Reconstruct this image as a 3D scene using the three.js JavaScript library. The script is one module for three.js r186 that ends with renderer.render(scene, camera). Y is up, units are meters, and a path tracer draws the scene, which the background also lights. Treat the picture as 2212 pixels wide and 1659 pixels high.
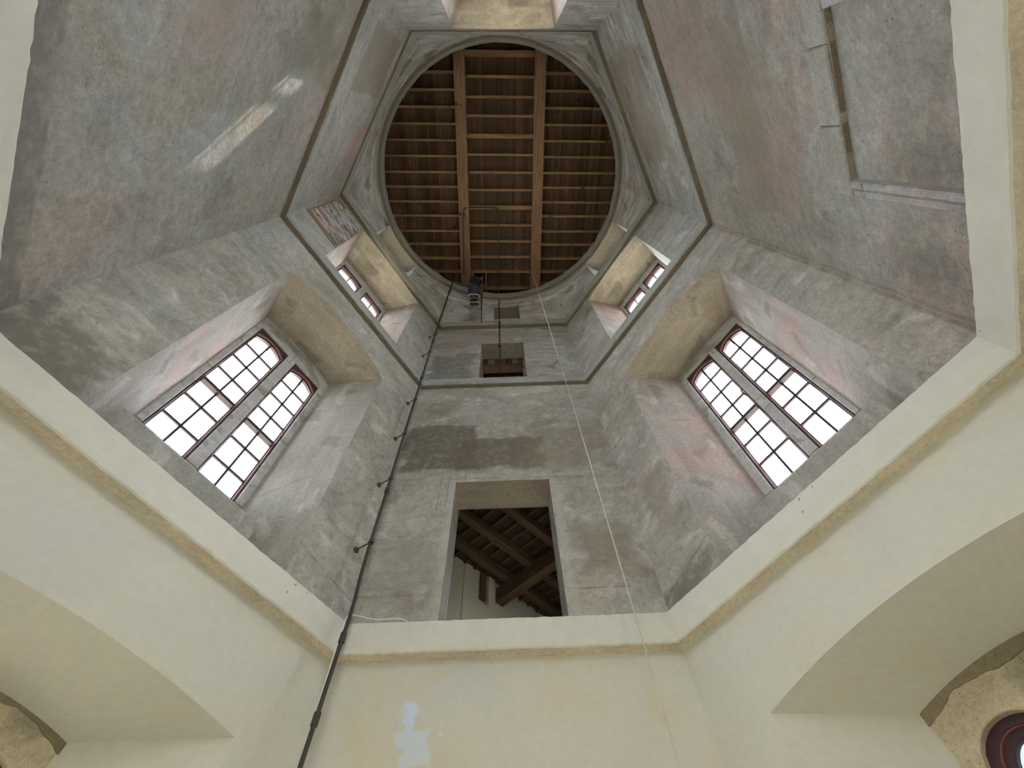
import * as THREE from 'three';
import { MarchingCubes } from 'three/addons/objects/MarchingCubes.js';
import { mergeGeometries } from 'three/addons/utils/BufferGeometryUtils.js';

// ---------------------------------------------------------------- camera, sky, exposure
const EY = 1.55;                                             // eye height; heights "h" below are measured from the eye
const scene = new THREE.Scene();
const camera = new THREE.PerspectiveCamera(2 * Math.atan(829.5 / 1040.32) * 180 / Math.PI, 2212 / 1659, 0.05, 500);
camera.position.set(-0.01, EY, 1.089);
camera.setRotationFromMatrix(new THREE.Matrix4().makeBasis(
  new THREE.Vector3(0.999745, -0.021, 0.008292),
  new THREE.Vector3(0.001997, 0.448088, 0.893987),
  new THREE.Vector3(-0.022489, -0.893743, 0.448015)));
scene.add(camera);
const SKY = 27;
scene.background = new THREE.Color().setRGB(0.93, 0.97, 1.0);
scene.backgroundIntensity = SKY;
const renderer = new THREE.WebGLRenderer({ antialias: true });
renderer.toneMapping = THREE.LinearToneMapping;
renderer.toneMappingExposure = 1.0;
renderer.shadowMap.enabled = true;
const sun = new THREE.DirectionalLight(0xffefd8, 9.5);           // falls from the right behind, through the windows of the back wall
sun.position.set(0.72 * 30, EY + 9 + 30, 0.6 * 30); sun.target.position.set(0, EY + 9, 0);
sun.castShadow = true; sun.shadow.radius = 1; sun.shadow.mapSize.set(2048, 2048);
Object.assign(sun.shadow.camera, { left: -14, right: 14, top: 14, bottom: -14, near: 1, far: 90 });
scene.add(sun, sun.target);

// ---------------------------------------------------------------- noise and textures
let seed = 7;
const rnd = () => { seed = (seed * 1664525 + 1013904223) >>> 0; return seed / 4294967296; };
const rr = (a, b) => a + (b - a) * rnd();
const PERM = new Uint8Array(1024), GX = new Float32Array(256), GY = new Float32Array(256);
for (let i = 0; i < 256; i++) { PERM[i] = i; const a = rnd() * Math.PI * 2; GX[i] = Math.cos(a); GY[i] = Math.sin(a); }
for (let i = 255; i > 0; i--) { const j = Math.floor(rnd() * (i + 1)), t = PERM[i]; PERM[i] = PERM[j]; PERM[j] = t; }
for (let i = 256; i < 1024; i++) PERM[i] = PERM[i & 255];
function noise(x, y, p = 256) {                              // gradient noise, repeating every p cells
  const xf = Math.floor(x), yf = Math.floor(y), fx = x - xf, fy = y - yf;
  const x0 = ((xf % p) + p) % p, x1 = (x0 + 1) % p, y0 = ((yf % p) + p) % p, y1 = (y0 + 1) % p;
  const u = fx * fx * fx * (fx * (fx * 6 - 15) + 10), v = fy * fy * fy * (fy * (fy * 6 - 15) + 10);
  const a = PERM[PERM[x0] + y0], b = PERM[PERM[x1] + y0], c = PERM[PERM[x0] + y1], d = PERM[PERM[x1] + y1];
  const n0 = GX[a] * fx + GY[a] * fy, n1 = GX[b] * (fx - 1) + GY[b] * fy;
  const n2 = GX[c] * fx + GY[c] * (fy - 1), n3 = GX[d] * (fx - 1) + GY[d] * (fy - 1);
  const s = n0 + (n1 - n0) * u, t = n2 + (n3 - n2) * u;
  return (s + (t - s) * v) * 1.45;
}
function fbm(x, y, oct, p = 256) { let s = 0, a = 0.55; for (let i = 0; i < oct; i++) { s += a * noise(x, y, p); x = x * 2 + 17; y = y * 2 + 31; a *= 0.52; p = Math.min(256, p * 2); } return s; }
const fbmT = (x, y, oct, p) => { let s = 0, a = 0.55; for (let i = 0; i < oct; i++) { s += a * noise(x, y, p); x *= 2; y *= 2; a *= 0.52; p *= 2; } return s; };
const sst = (a, b, x) => { const t = Math.min(1, Math.max(0, (x - a) / (b - a))); return t * t * (3 - 2 * t); };
const clamp01 = (x) => Math.min(1, Math.max(0, x));
function makeTex(w, h, fn, srgb = true) {                    // fn(u, v, out) writes 0..255
  const data = new Uint8Array(w * h * 4), o = [0, 0, 0];
  for (let j = 0, i = 0; j < h; j++) for (let k = 0; k < w; k++, i += 4) {
    fn((k + 0.5) / w, (j + 0.5) / h, o);
    data[i] = Math.max(0, Math.min(255, o[0])); data[i + 1] = Math.max(0, Math.min(255, o[1])); data[i + 2] = Math.max(0, Math.min(255, o[2])); data[i + 3] = 255;
  }
  const t = new THREE.DataTexture(data, w, h, THREE.RGBAFormat);
  t.magFilter = THREE.LinearFilter; t.minFilter = THREE.LinearFilter; t.wrapS = t.wrapT = THREE.RepeatWrapping;
  if (srgb) t.colorSpace = THREE.SRGBColorSpace;
  t.needsUpdate = true;
  return t;
}
const mix3 = (o, r, g, b, t) => { o[0] += (r - o[0]) * t; o[1] += (g - o[1]) * t; o[2] += (b - o[2]) * t; };

// weathered grey lime plaster at the point (x, y) in metres; P: amounts of brown, pink, blue, dark stains
function plaster(x, y, P, o) {
  const wx = fbm(x * 0.9 + 5.2, y * 0.9 + P.s, 3) * 0.45, wy = fbm(x * 0.9 + 91.3, y * 0.9 + P.s + 40, 3) * 0.45;
  const big = fbm(x * 0.55 + P.s + wx, y * 0.55 + 3 + wy, 4), mid = fbm(x * 1.7 + P.s * 2 + wx * 2, y * 1.7 + wy * 2, 5);
  const fine = fbm(x * 11 + 3, y * 11, 3), grit = noise(x * 70, y * 70) * 0.6 + noise(x * 150 + 9, y * 150) * 0.4;
  const sweep = fbm(x * 1.1 + wy * 2, y * 6.5 + P.s, 4);
  o[0] = 147; o[1] = 143; o[2] = 134;
  mix3(o, 140, 131, 117, clamp01(sst(-0.05, 0.6, big + mid * 0.4) * P.brown));
  mix3(o, 158, 138, 130, clamp01(sst(0.0, 0.5, fbm(x * 0.7 + 50 + P.s + wy, y * 0.7 + 20 + wx, 4) + 0.25 * mid) * P.pink));
  mix3(o, 149, 151, 150, clamp01(sst(0.0, 0.45, fbm(x * 0.8 + 80 + P.s + wx, y * 0.8 + 60 + wy, 4)) * P.blue));
  const dark = sst(0.18, 0.42, fbm(x * 1.2 + 130 + P.s + wx * 1.5, y * 1.5 + 7 + wy, 5) + sweep * 0.25) * P.dark;
  mix3(o, 114, 109, 99, clamp01(dark * 0.8));
  const pale = sst(0.22, 0.5, fbm(x * 2.2 + 210 + P.s + wy * 2, y * 3.4 + 11 + wx * 2, 5)) * P.pale;
  mix3(o, 180, 178, 171, clamp01(pale * 0.6));
  const cr = 1 - Math.abs(fbm(x * 1.5 + P.s + 300, y * 1.5 + wx * 3, 4)), on = sst(0.05, 0.3, fbm(x * 0.8 + 400 + P.s, y * 0.8, 2));
  mix3(o, 92, 86, 76, clamp01(sst(0.985, 0.999, cr) * on * 0.3));
  const pit = noise(x * 38 + 11, y * 38) + 0.5 * noise(x * 85, y * 85 + 5), clump = sst(0.0, 0.4, fbm(x * 2 + 500, y * 2 + P.s, 3));
  mix3(o, 84, 79, 70, clamp01(sst(0.62, 0.9, pit) * (0.2 + 0.6 * clump)));
  mix3(o, 196, 194, 186, clamp01(sst(0.72, 0.95, -pit) * 0.45 * (1 - clump * 0.5)));
  const trowel = fbm(x * 3.2 + wy * 6, y * 3.2 + wx * 6 + P.s, 4), fleck = fbm(x * 24 + 8, y * 24, 3);
  const m = (P.lift ?? 1) + mid * 0.10 + sweep * 0.14 * (P.sweep ?? 0.7) + trowel * 0.10 + fine * 0.11 + fleck * 0.10 + grit * 0.11;
  o[0] *= m; o[1] *= m; o[2] *= m;
}
// marks that stand at one place of a wall: stains with ragged outline, joints between day's works, drips, scratches
function marks(x, y, list, o) {
  for (const f of list) {
    if (f.box) {
      const [x0, y0, x1, y1] = f.box, e = f.edge ?? 0.05, n = fbm(x * (f.freq ?? 4) + 7, y * (f.freq ?? 4) + 3, 4) * (f.rag ?? 0.12);
      const dx = Math.min(x - x0, x1 - x) + n, dy = Math.min(y - y0, y1 - y) + n * 0.8, d = Math.min(dx, dy);
      if (d > -e) { const t = sst(-e, e, d) * f.amt * (1 - (f.spotty ?? 0) * sst(-0.1, 0.35, fbm(x * 9 + 77, y * 9, 4))); mix3(o, ...f.col, clamp01(t)); }
    } else if (f.line) {
      const [x0, y0, x1, y1] = f.line, L = Math.hypot(x1 - x0, y1 - y0), ux = (x1 - x0) / L, uy = (y1 - y0) / L;
      const along = (x - x0) * ux + (y - y0) * uy; if (along < 0 || along > L) continue;
      const across = Math.abs(-(x - x0) * uy + (y - y0) * ux + fbm(along * 2.2 + L, 5, 3) * (f.wob ?? 0.02));
      if (across < f.w * 2) mix3(o, ...f.col, clamp01((1 - sst(f.w * 0.4, f.w * 1.6, across)) * f.amt * (0.55 + 0.9 * noise(along * 6, 3 + L))));
    } else if (f.drips) {
      const [x0, y0, x1, y1] = f.drips;
      if (x < x0 || x > x1 || y < y0 || y > y1) continue;
      const c = Math.floor((x - x0) / 0.055), cx = x0 + (c + 0.5 + 0.35 * noise(c * 7.3 + 0.5, 1.5)) * 0.055 + 0.006 * noise(c, y * 3), len = (0.25 + 0.75 * Math.abs(noise(c * 3.7 + 0.3, 9.5))) * (y1 - y0);
      if (noise(c * 5.1 + 0.4, 4.5) > -0.05 && y > y1 - len) mix3(o, 92, 87, 77, clamp01((1 - sst(0.001, 0.009, Math.abs(x - cx))) * f.amt * sst(0, 0.25, y - (y1 - len)) * (0.6 + 0.6 * noise(c * 3, y * 9))));
    }
  }
}
const W_TEX = {};
function wallTex(key, s0, s1, h0, h1, P, list) {
  const ppm = 190, w = Math.round((s1 - s0) * ppm), h = Math.round((h1 - h0) * ppm);
  return W_TEX[key] ??= makeTex(Math.min(1400, w), Math.min(1600, h), (u, v, o) => {
    const x = s0 + u * (s1 - s0), y = h0 + v * (h1 - h0);
    if (P.cream) cream(x + P.s, y, o, P.yellow); else plaster(x, y, P, o);
    marks(x, y, list, o);
  });
}
function cream(x, y, o, yellow = 0.5) {
  const a = fbm(x * 0.8, y * 0.8, 4), b = fbm(x * 1.9 + 40, y * 1.9, 4), f = fbm(x * 16, y * 16, 3);
  o[0] = 195; o[1] = 193; o[2] = 181;
  mix3(o, 191, 190, 182, clamp01(sst(0.0, 0.4, a)));
  mix3(o, 197, 188, 163, clamp01(sst(0.05, 0.45, b) * yellow));
  const m = 1 + f * 0.025 + noise(x * 90, y * 90) * 0.015; o[0] *= m; o[1] *= m; o[2] *= m;
}
const TILE = 4;                                              // metres covered by a repeating tile
const tile = (fn, n = 1024) => makeTex(n, n, (u, v, o) => fn(u, v, o));
function plasterTile(base, brown, pink, pale, sd, dk, sw = 0.1) {
  return tile((u, v, o) => {
    const wx = fbmT(u * 4 , v * 4, 3, 4) * 0.5, big = fbmT(u * 3 + wx, v * 3 + sd, 4, 3), mid = fbmT(u * 7 + sd + wx * 2, v * 7, 5, 7), sweep = fbmT(u * 5, v * 24 + sd, 4, 24);
    const grit = noise(u * 256, v * 256) * 0.6 + noise(u * 512 + 0.5, v * 512) * 0.4;
    o[0] = base[0]; o[1] = base[1]; o[2] = base[2];
    mix3(o, 144, 131, 111, clamp01(sst(-0.1, 0.45, big) * brown));
    mix3(o, 164, 138, 130, clamp01(sst(-0.05, 0.4, fbmT(u * 4 + 2, v * 4 + 9 + sd, 4, 4)) * pink));
    mix3(o, 110, 105, 94, clamp01(sst(0.15, 0.45, mid) * 0.55 * (dk ?? 1)));
    mix3(o, 190, 186, 176, clamp01(sst(0.2, 0.5, fbmT(u * 8 + 5, v * 12 + sd, 5, 8)) * pale));
    const pit = noise(u * 150, v * 150) + 0.5 * noise(u * 320, v * 320 + 0.5, 320); mix3(o, 88, 82, 72, clamp01(sst(0.6, 0.9, pit) * 0.45 * (dk ?? 1)));
    const m = 1 + sweep * sw + mid * 0.10 + fbmT(u * 90, v * 90, 3, 90) * 0.10 + grit * 0.10; o[0] *= m; o[1] *= m; o[2] *= m;
  });
}
const bumpTex = makeTex(1024, 1024, (u, v, o) => {
  const g = fbmT(u * 10, v * 10, 6, 10) * 60 + fbmT(u * 40, v * 40, 4, 40) * 55 + noise(u * 4, v * 36, 36) * 14 + noise(u * 256, v * 256) * 16;
  o[0] = o[1] = o[2] = 128 + g;
}, false);
const bumpAt = (rx, ry) => { const t = bumpTex.clone(); t.repeat.set(rx, ry); t.needsUpdate = true; return t; };
const std = (o) => new THREE.MeshStandardMaterial({ roughness: 0.95, metalness: 0, ...o });
const tiled = (map, o = {}, per = TILE, bump = 0.008) => { map.repeat.set(1 / per, 1 / per); return std({ map, bumpMap: bumpAt(1 / 1.6, 1 / 1.6), bumpScale: bump, ...o }); };

const M = {}, two = (m) => Object.assign(m.clone(), { side: THREE.DoubleSide });
M.greyReveal = tiled(plasterTile([152, 149, 141], 0.25, 0.0, 0.5, 1));
M.pinkReveal = tiled(plasterTile([156, 149, 142], 0.15, 0.75, 0.5, 2));
M.headReveal = tiled(plasterTile([160, 150, 136], 0.4, 0.1, 0.25, 3));
M.headUpper = tiled(plasterTile([166, 155, 138], 0.75, 0.1, 0.45, 16, 1.2, 0.16));
M.cornice = tiled(plasterTile([146, 146, 140], 0.2, 0, 0.35, 4));
M.drum = tiled(plasterTile([160, 158, 152], 0.6, 0, 0.8, 5, 1.5, 0.34), { side: THREE.DoubleSide });
M.stone = tiled(plasterTile([176, 175, 170], 0.1, 0.05, 0.2, 6), {}, 3, 0.004);
M.sand = tiled(plasterTile([186, 175, 150], 0.3, 0.05, 0.25, 8), {}, 3, 0.006);
M.brownRender = tiled(plasterTile([130, 119, 100], 0.3, 0, 0.1, 12));   // browner, darker plaster tone for undersides of cornices and rim
M.ochre = tiled(plasterTile([204, 194, 172], 0.0, 0.15, 0.0, 13, 0), {}, TILE, 0.003);
M.mortar = std({ color: 0x99968e });
const creamTile = tile((u, v, o) => {
  const a = fbmT(u * 3, v * 3, 4, 3), b = fbmT(u * 6 + 2, v * 6, 4, 6), f = fbmT(u * 64, v * 64, 3, 64);
  o[0] = 195; o[1] = 193; o[2] = 181; mix3(o, 191, 190, 182, clamp01(sst(0, 0.4, a))); mix3(o, 197, 188, 163, clamp01(sst(0.1, 0.5, b) * 0.3));
  const m = 1 + f * 0.03; o[0] *= m; o[1] *= m; o[2] *= m;
});
M.cream = tiled(creamTile, {}, TILE, 0.003);
const scuffTile = tile((u, v, o) => {                         // belt: cream with worn specks and crumbled bits along its edges
  const f = fbmT(u * 32, v * 32, 3, 32);
  o[0] = 200; o[1] = 198; o[2] = 186; const m = 1 + f * 0.03; o[0] *= m; o[1] *= m; o[2] *= m;
  const s = noise(u * 90, v * 60, 120) + 0.4 * noise(u * 180, v * 120, 240);
  mix3(o, 120, 104, 82, clamp01(sst(0.74, 0.95, s) * sst(0.05, 0.3, fbmT(u * 4, v * 8, 3, 8)) * 1.2));
});
M.belt = tiled(scuffTile, {}, TILE, 0.004);
const woodTex = (c, sd, streak) => tile((u, v, o) => {        // grain runs along v
  const g = fbmT(u * 48 + sd, v * 3, 4, 48), k = noise(u * 16 + sd, v * 12, 16), fine = noise(u * 200, v * 8, 200);
  const m = 1 + g * 0.28 + fine * 0.1; o[0] = c[0] * m; o[1] = c[1] * m; o[2] = c[2] * m;
  mix3(o, 40, 25, 16, clamp01(sst(0.62, 0.78, k) * 0.8));
  if (streak) mix3(o, 150, 142, 126, clamp01(sst(0.5, 0.8, noise(u * 60 + 3, v * 9, 60) + 0.5 * fbmT(u * 12, v * 12, 3, 12)) * streak));
}, 768);
M.plank = [0, 1, 2, 3].map((i) => tiled(woodTex([[92, 70, 49], [76, 57, 40], [104, 81, 58], [84, 65, 47]][i], i, i === 2 ? 0.5 : 0.12), { roughness: 0.85 }, 2.5, 0.002));
M.beam = tiled(woodTex([122, 92, 68], 5, 0.1), { roughness: 0.85 }, 2.5, 0.006);
M.joist = tiled(woodTex([132, 100, 68], 7, 0), { roughness: 0.85 }, 2.5, 0.003);
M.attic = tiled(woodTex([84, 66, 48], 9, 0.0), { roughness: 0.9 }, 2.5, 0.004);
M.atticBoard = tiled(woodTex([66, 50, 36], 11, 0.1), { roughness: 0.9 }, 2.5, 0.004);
M.frame = std({ color: 0x38232a, roughness: 0.45 });
M.bead = std({ color: 0x7d4541, roughness: 0.4 });
M.bar = std({ color: 0x3a2a38, roughness: 0.5 });
M.iron = std({ color: 0x3b3733, roughness: 0.6, metalness: 0.3 });
M.rust = std({ color: 0x4d3a2a, roughness: 0.85 });
M.rope = std({ color: 0xb9b4a8, roughness: 0.9 });
M.wire = std({ color: 0xd9d8d0, roughness: 0.6 });
M.glass = new THREE.MeshPhysicalMaterial({ color: 0xf4f8ff, roughness: 0.02, transmission: 1, thickness: 0, ior: 1.5 });
M.darkGlass = new THREE.MeshPhysicalMaterial({ color: new THREE.Color().setRGB(0.055, 0.066, 0.085), roughness: 0.2, transmission: 0.6, thickness: 0, ior: 1.5 });  // dark blue-grey tint that lets little through
M.ground = std({ color: 0x9d9786 });
M.floor = std({ color: 0xcfc2aa });
M.shell = std({ color: 0x9a958a });

// ---------------------------------------------------------------- helpers: names, tags, geometry
const used = {};
const numbered = (n) => { const k = used[n] = (used[n] ?? -1) + 1; return k ? `${n}_${String(k).padStart(3, '0')}` : n; };
function tag(o, label, category, group, kind) { if (label) o.userData.label = label; if (category) o.userData.category = category; if (group) o.userData.group = group; if (kind) o.userData.kind = kind; return o; }
function top(o, name, label, category, group, kind) { o.name = /_\d+$/.test(name) ? name : numbered(name); scene.add(o); shade(o); return tag(o, label, category, group, kind); }
function shade(o) { o.traverse((m) => { if (m.isMesh) { m.castShadow = m.receiveShadow = true; } }); }
function part(parent, name, geo, mat) { const m = new THREE.Mesh(geo, mat); m.name = name; m.castShadow = m.receiveShadow = true; parent.add(m); return m; }
class Q {                                                    // collects flat quads and triangles with uv in metres
  constructor() { this.p = []; this.t = []; }
  tri(a, b, c, ua, ub, uc) { this.p.push(...a, ...b, ...c); this.t.push(...ua, ...ub, ...uc); return this; }
  quad(a, b, c, d, ua, ub, uc, ud) { return this.tri(a, b, c, ua, ub, uc).tri(a, c, d, ua, uc, ud); }
  auto(a, b, c, d, u0 = 0, v0 = 0) {                         // uv from edge lengths
    const L = (p, q) => Math.hypot(p[0] - q[0], p[1] - q[1], p[2] - q[2]), w = L(a, b), h = L(b, c);
    return this.quad(a, b, c, d, [u0, v0], [u0 + w, v0], [u0 + w, v0 + h], [u0, v0 + h]);
  }
  geo(smooth) {
    const g = new THREE.BufferGeometry();
    g.setAttribute('position', new THREE.Float32BufferAttribute(this.p, 3)); g.setAttribute('uv', new THREE.Float32BufferAttribute(this.t, 2));
    g.computeVertexNormals(); return g;
  }
}
function boxGeo(w, h, d, b = 0.004, along = 'y') {           // bevelled box, uv in metres with v along the longest direction
  const s = new THREE.Shape(), x = w / 2 - b, y = h / 2 - b;
  s.moveTo(-x, -y); s.lineTo(x, -y); s.lineTo(x, y); s.lineTo(-x, y); s.closePath();
  const g = new THREE.ExtrudeGeometry(s, { depth: d - 2 * b, bevelEnabled: true, bevelThickness: b, bevelSize: b, bevelSegments: 1 });
  g.translate(0, 0, -(d - 2 * b) / 2);
  const p = g.attributes.position, uv = g.attributes.uv, o = rnd() * 7, o2 = rnd() * 7;
  for (let i = 0; i < p.count; i++) {
    const X = p.getX(i), Y = p.getY(i), Z = p.getZ(i);
    if (along === 'y') uv.setXY(i, X + Z + o, Y + o2); else if (along === 'z') uv.setXY(i, X + Y + o, Z + o2); else uv.setXY(i, Z + Y + o, X + o2);
  }
  return g;
}
function shapeGeo(outer, holes, depth, bevel = 0) {          // prism of an outline in the (x, y) plane, from z = 0 back to -depth
  const s = new THREE.Shape(outer.map((p) => new THREE.Vector2(...p)));
  for (const h of holes) s.holes.push(new THREE.Path(h.map((p) => new THREE.Vector2(...p))));
  const g = depth > 0 ? new THREE.ExtrudeGeometry(s, { depth: depth - bevel, bevelEnabled: bevel > 0, bevelThickness: bevel, bevelSize: bevel, bevelOffset: -bevel, bevelSegments: 1 }) : new THREE.ShapeGeometry(s);
  if (depth > 0) g.translate(0, 0, -depth);
  return g;
}
const tube = (pts, r, seg = 40, rad = 8, closed = false) => new THREE.TubeGeometry(new THREE.CatmullRomCurve3(pts.map((p) => new THREE.Vector3(...p)), closed, 'centripetal'), seg, r, rad, closed);
const cyl = (a, b, r, rad = 10) => { const A = new THREE.Vector3(...a), B = new THREE.Vector3(...b), g = new THREE.CylinderGeometry(r, r, A.distanceTo(B), rad); g.applyQuaternion(new THREE.Quaternion().setFromUnitVectors(new THREE.Vector3(0, 1, 0), B.clone().sub(A).normalize())); g.translate(...A.add(B).multiplyScalar(0.5).toArray()); return g; };

// ---------------------------------------------------------------- plan of the tower: six walls, 0 front, then clockwise as seen from above
const SIDE = ['front', 'front_right', 'back_right', 'back', 'back_left', 'front_left'];
const ANG = [2.005, 57.88, 117.865, 180.608, 238.875, 302.767].map((d) => d * Math.PI / 180);
const OFF = [0.046, -0.034, 0.015, -0.009, 0.02, -0.038];
const N = ANG.map((a) => [Math.sin(a), -Math.cos(a)]), T = N.map(([x, z]) => [-z, x]);
const at = (k, a, s, h, d = 0) => [N[k][0] * (a + OFF[k] + d) + T[k][0] * s, h + EY, N[k][1] * (a + OFF[k] + d) + T[k][1] * s];
const NONE = [0, 0, 0, 0, 0, 0];
function cornerXZ(k, a, ex = NONE) {                                    // between wall k and the next
  const j = (k + 1) % 6, [a1, b1] = N[k], [a2, b2] = N[j], c1 = a + OFF[k] + ex[k], c2 = a + OFF[j] + ex[j], D = a1 * b2 - a2 * b1;
  return [(c1 * b2 - c2 * b1) / D, (a1 * c2 - a2 * c1) / D];
}
const spanOf = (k, a, ex) => [cornerXZ((k + 5) % 6, a, ex), cornerXZ(k, a, ex)].map(([x, z]) => x * T[k][0] + z * T[k][1]);
function onWall(o, k, a, d = 0) {                            // local x along the wall, y height over the eye, z towards the room
  o.position.set(N[k][0] * (a + OFF[k] + d), EY, N[k][1] * (a + OFF[k] + d));
  o.rotation.y = Math.atan2(-T[k][1], T[k][0]);
  return o;
}
function arch(s0, s1, spring, apex, n = 14) {                // points of a flat arch from s1 to s0
  const out = []; for (let i = 0; i <= n; i++) { const t = i / n, s = s1 + (s0 - s1) * t; out.push([s, spring + (apex - spring) * Math.sqrt(Math.max(0, 1 - (2 * t - 1) ** 2 * 0.98)) - (apex - spring) * Math.sqrt(0.02)]); }
  return out;
}
function softArch(s0, s1, spring, apex, n = 14) { const out = []; for (let i = 0; i <= n; i++) { const t = i / n; out.push([s1 + (s0 - s1) * t, spring + (apex - spring) * (1 - (2 * t - 1) ** 2)]); } return out; }
const niche = (s0, s1, bottom, spring, apex, n = 14) => [[s0, bottom], [s1, bottom], ...softArch(s0, s1, spring, apex, n)];

// ---------------------------------------------------------------- walls
const A = { lower: 2.95, belt: 2.825, grey: 3.0, cornice: 2.915, upper: 3.06, cornice2: 2.97, shell: 4.06 };
const shellHoles = SIDE.map(() => []);
function wallFace(k, a, h0, h1, hole, mat, texKey) {
  const [s0, s1] = spanOf(k, a), n = 12, edge = (x, y) => [x, y];
  const outer = [edge(s0, h0), edge(s1, h0), edge(s1, h1), edge(s0, h1)];
  const g = shapeGeo(outer, hole ? [hole] : [], 0), p = g.attributes.position, uv = g.attributes.uv;
  for (let i = 0; i < p.count; i++) texKey ? uv.setXY(i, (p.getX(i) - s0) / (s1 - s0), (p.getY(i) - h0) / (h1 - h0)) : uv.setXY(i, p.getX(i) + k * 3.1, p.getY(i));
  return g;
}
// splayed reveals of a recess: front outline on the wall face, back outline at depth d; the first two points are the bottom
function reveals(parent, front, back, d, mats) {
  const L = new Q(), R = new Q(), H = new Q(), B = new Q(), n = front.length, F = (i) => [front[i % n][0], front[i % n][1], 0], K = (i) => [back[i % n][0], back[i % n][1], -d];
  B.auto(F(0), F(1), K(1), K(0));
  R.auto(F(2), F(1), K(1), K(2));
  for (let i = 2; i < n - 1; i++) H.quad(F(i), F(i + 1), K(i + 1), K(i), [front[i][0], 0], [front[i + 1][0], 0], [front[i + 1][0], d], [front[i][0], d]);
  L.auto(F(0), F(n - 1), K(n - 1), K(0));
  const dbl = (m) => { const c = m.clone(); c.side = THREE.DoubleSide; return c; };
  part(parent, 'reveal', L.geo(), dbl(mats[0])); part(parent, 'reveal', R.geo(), dbl(mats[1])); part(parent, 'reveal_head', H.geo(), dbl(mats[2])); part(parent, 'reveal_floor', B.geo(), dbl(M.greyReveal));
}
function greyWall(key, k, a, h0, h1, hole, P, list) {
  const [s0, s1] = spanOf(k, a);
  const mat = std({ map: wallTex(key, s0, s1, h0, h1, P, list), bumpMap: bumpAt((s1 - s0) / 1.6, (h1 - h0) / 1.6), bumpScale: P.cream ? 0.002 : 0.009, side: THREE.DoubleSide });
  return onWall(new THREE.Mesh(wallFace(k, a, h0, h1, hole, mat, true), mat), k, a);
}
const H = { floor: -1.55, beltLo: 2.732, beltHi: 3.043, c1lo: 8.14, c1hi: 8.39, c2lo: 11.51, c2hi: 11.8, ring: 13.0 };

// niche outlines [front, back, depth] and lights of the windows by wall
const WIN = {
  grey: { a: A.grey, d: 0.8, 5: { f: [-1.15, 0.96], sp: 7.18, ap: 7.45, b: [-0.82, 0.57], bsp: 7.17, bap: 7.24, lights: [[-0.74, -0.2], [-0.05, 0.47]], spring: 6.77, apex: 6.9, bottom: 4.18, bars: [4.54, 4.94, 5.3, 5.67, 6.05, 6.43], tr: 2 },
    1: { f: [-0.93, 1.27], sp: 7.08, ap: 7.39, b: [-0.48, 0.82], bsp: 7.17, bap: 7.22, lights: [[-0.37, 0.15], [0.28, 0.76]], spring: 6.86, apex: 6.98, bottom: 4.18, bars: [4.65, 5.05, 5.4, 5.78, 6.17, 6.56], tr: 2 },
    3: { f: [-1.1, 1.0], sp: 7.15, ap: 7.4, b: [-0.72, 0.62], bsp: 7.17, bap: 7.24, lights: [[-0.62, -0.1], [0.05, 0.56]], spring: 6.2, apex: 6.32, bottom: 4.18, bars: [4.6, 5.0, 5.36, 5.74], tr: 2 } },
  upper: { a: A.upper, d: 0.75, 5: { f: [-1.08, 0.92], sp: 11.42, ap: 11.5, b: [-0.79, 0.66], bsp: 11.36, bap: 11.42, lights: [[-0.74, -0.12], [0.02, 0.6]], spring: 11.02, apex: 11.16, bottom: 8.95, bars: [9.6, 10.2], tr: -1 },
    1: { f: [-0.83, 0.96], sp: 11.36, ap: 11.46, b: [-0.56, 0.83], bsp: 11.34, bap: 11.4, lights: [[-0.5, 0.1], [0.2, 0.77]], spring: 11.02, apex: 11.16, bottom: 8.95, bars: [9.6, 10.2], tr: -1 },
    3: { f: [-1.05, 0.89], sp: 11.3, ap: 11.4, b: [-0.9, 0.66], bsp: 11.3, bap: 11.36, lights: [[-0.86, 0.31], [0.42, 0.6]], spring: 10.85, apex: 10.99, bottom: 8.95, bars: [9.6, 10.26], tr: -1, cb: 0.055, hb: 0.026 } },
  lower: { a: A.lower, d: 0.7, 5: { f: [-1.39, 1.15], sp: 1.89, ap: 2.0, b: [-0.75, 0.46], bsp: 1.77, bap: 1.84, lights: [[-0.7, -0.2], [-0.06, 0.36]], spring: 1.44, apex: 1.64, bottom: -0.5, bars: [-0.1, 0.3, 0.7, 1.1], tr: 1 },
    1: { f: [-1.11, 1.51], sp: 1.955, ap: 2.11, b: [-0.47, 0.86], bsp: 1.84, bap: 1.93, lights: [[-0.36, 0.16], [0.3, 0.78]], spring: 1.46, apex: 1.69, bottom: -0.5, bars: [-0.1, 0.3, 0.7, 1.1], tr: 1 } },
  drum: { a: 2.9, d: 0.48, 5: { f: [-0.87, 0.36], b: [-0.8, 0.3], bsp: 12.94, bap: 12.96, lights: [[-0.74, -0.29], [-0.2, 0.24]], spring: 12.68, apex: 12.82, bottom: 12.0, bars: [12.35], tr: -1 },
    1: { f: [-0.33, 0.96], b: [-0.27, 0.9], bsp: 12.94, bap: 12.96, lights: [[-0.21, 0.27], [0.36, 0.84]], spring: 12.68, apex: 12.82, bottom: 12.0, bars: [12.35], tr: -1 },
    3: { f: [-0.67, 0.56], b: [-0.6, 0.5], bsp: 12.94, bap: 12.96, lights: [[-0.54, -0.1], [0.0, 0.44]], spring: 12.68, apex: 12.82, bottom: 12.0, bars: [12.35], tr: -1 } },
};
let windowNo = 0;
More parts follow.
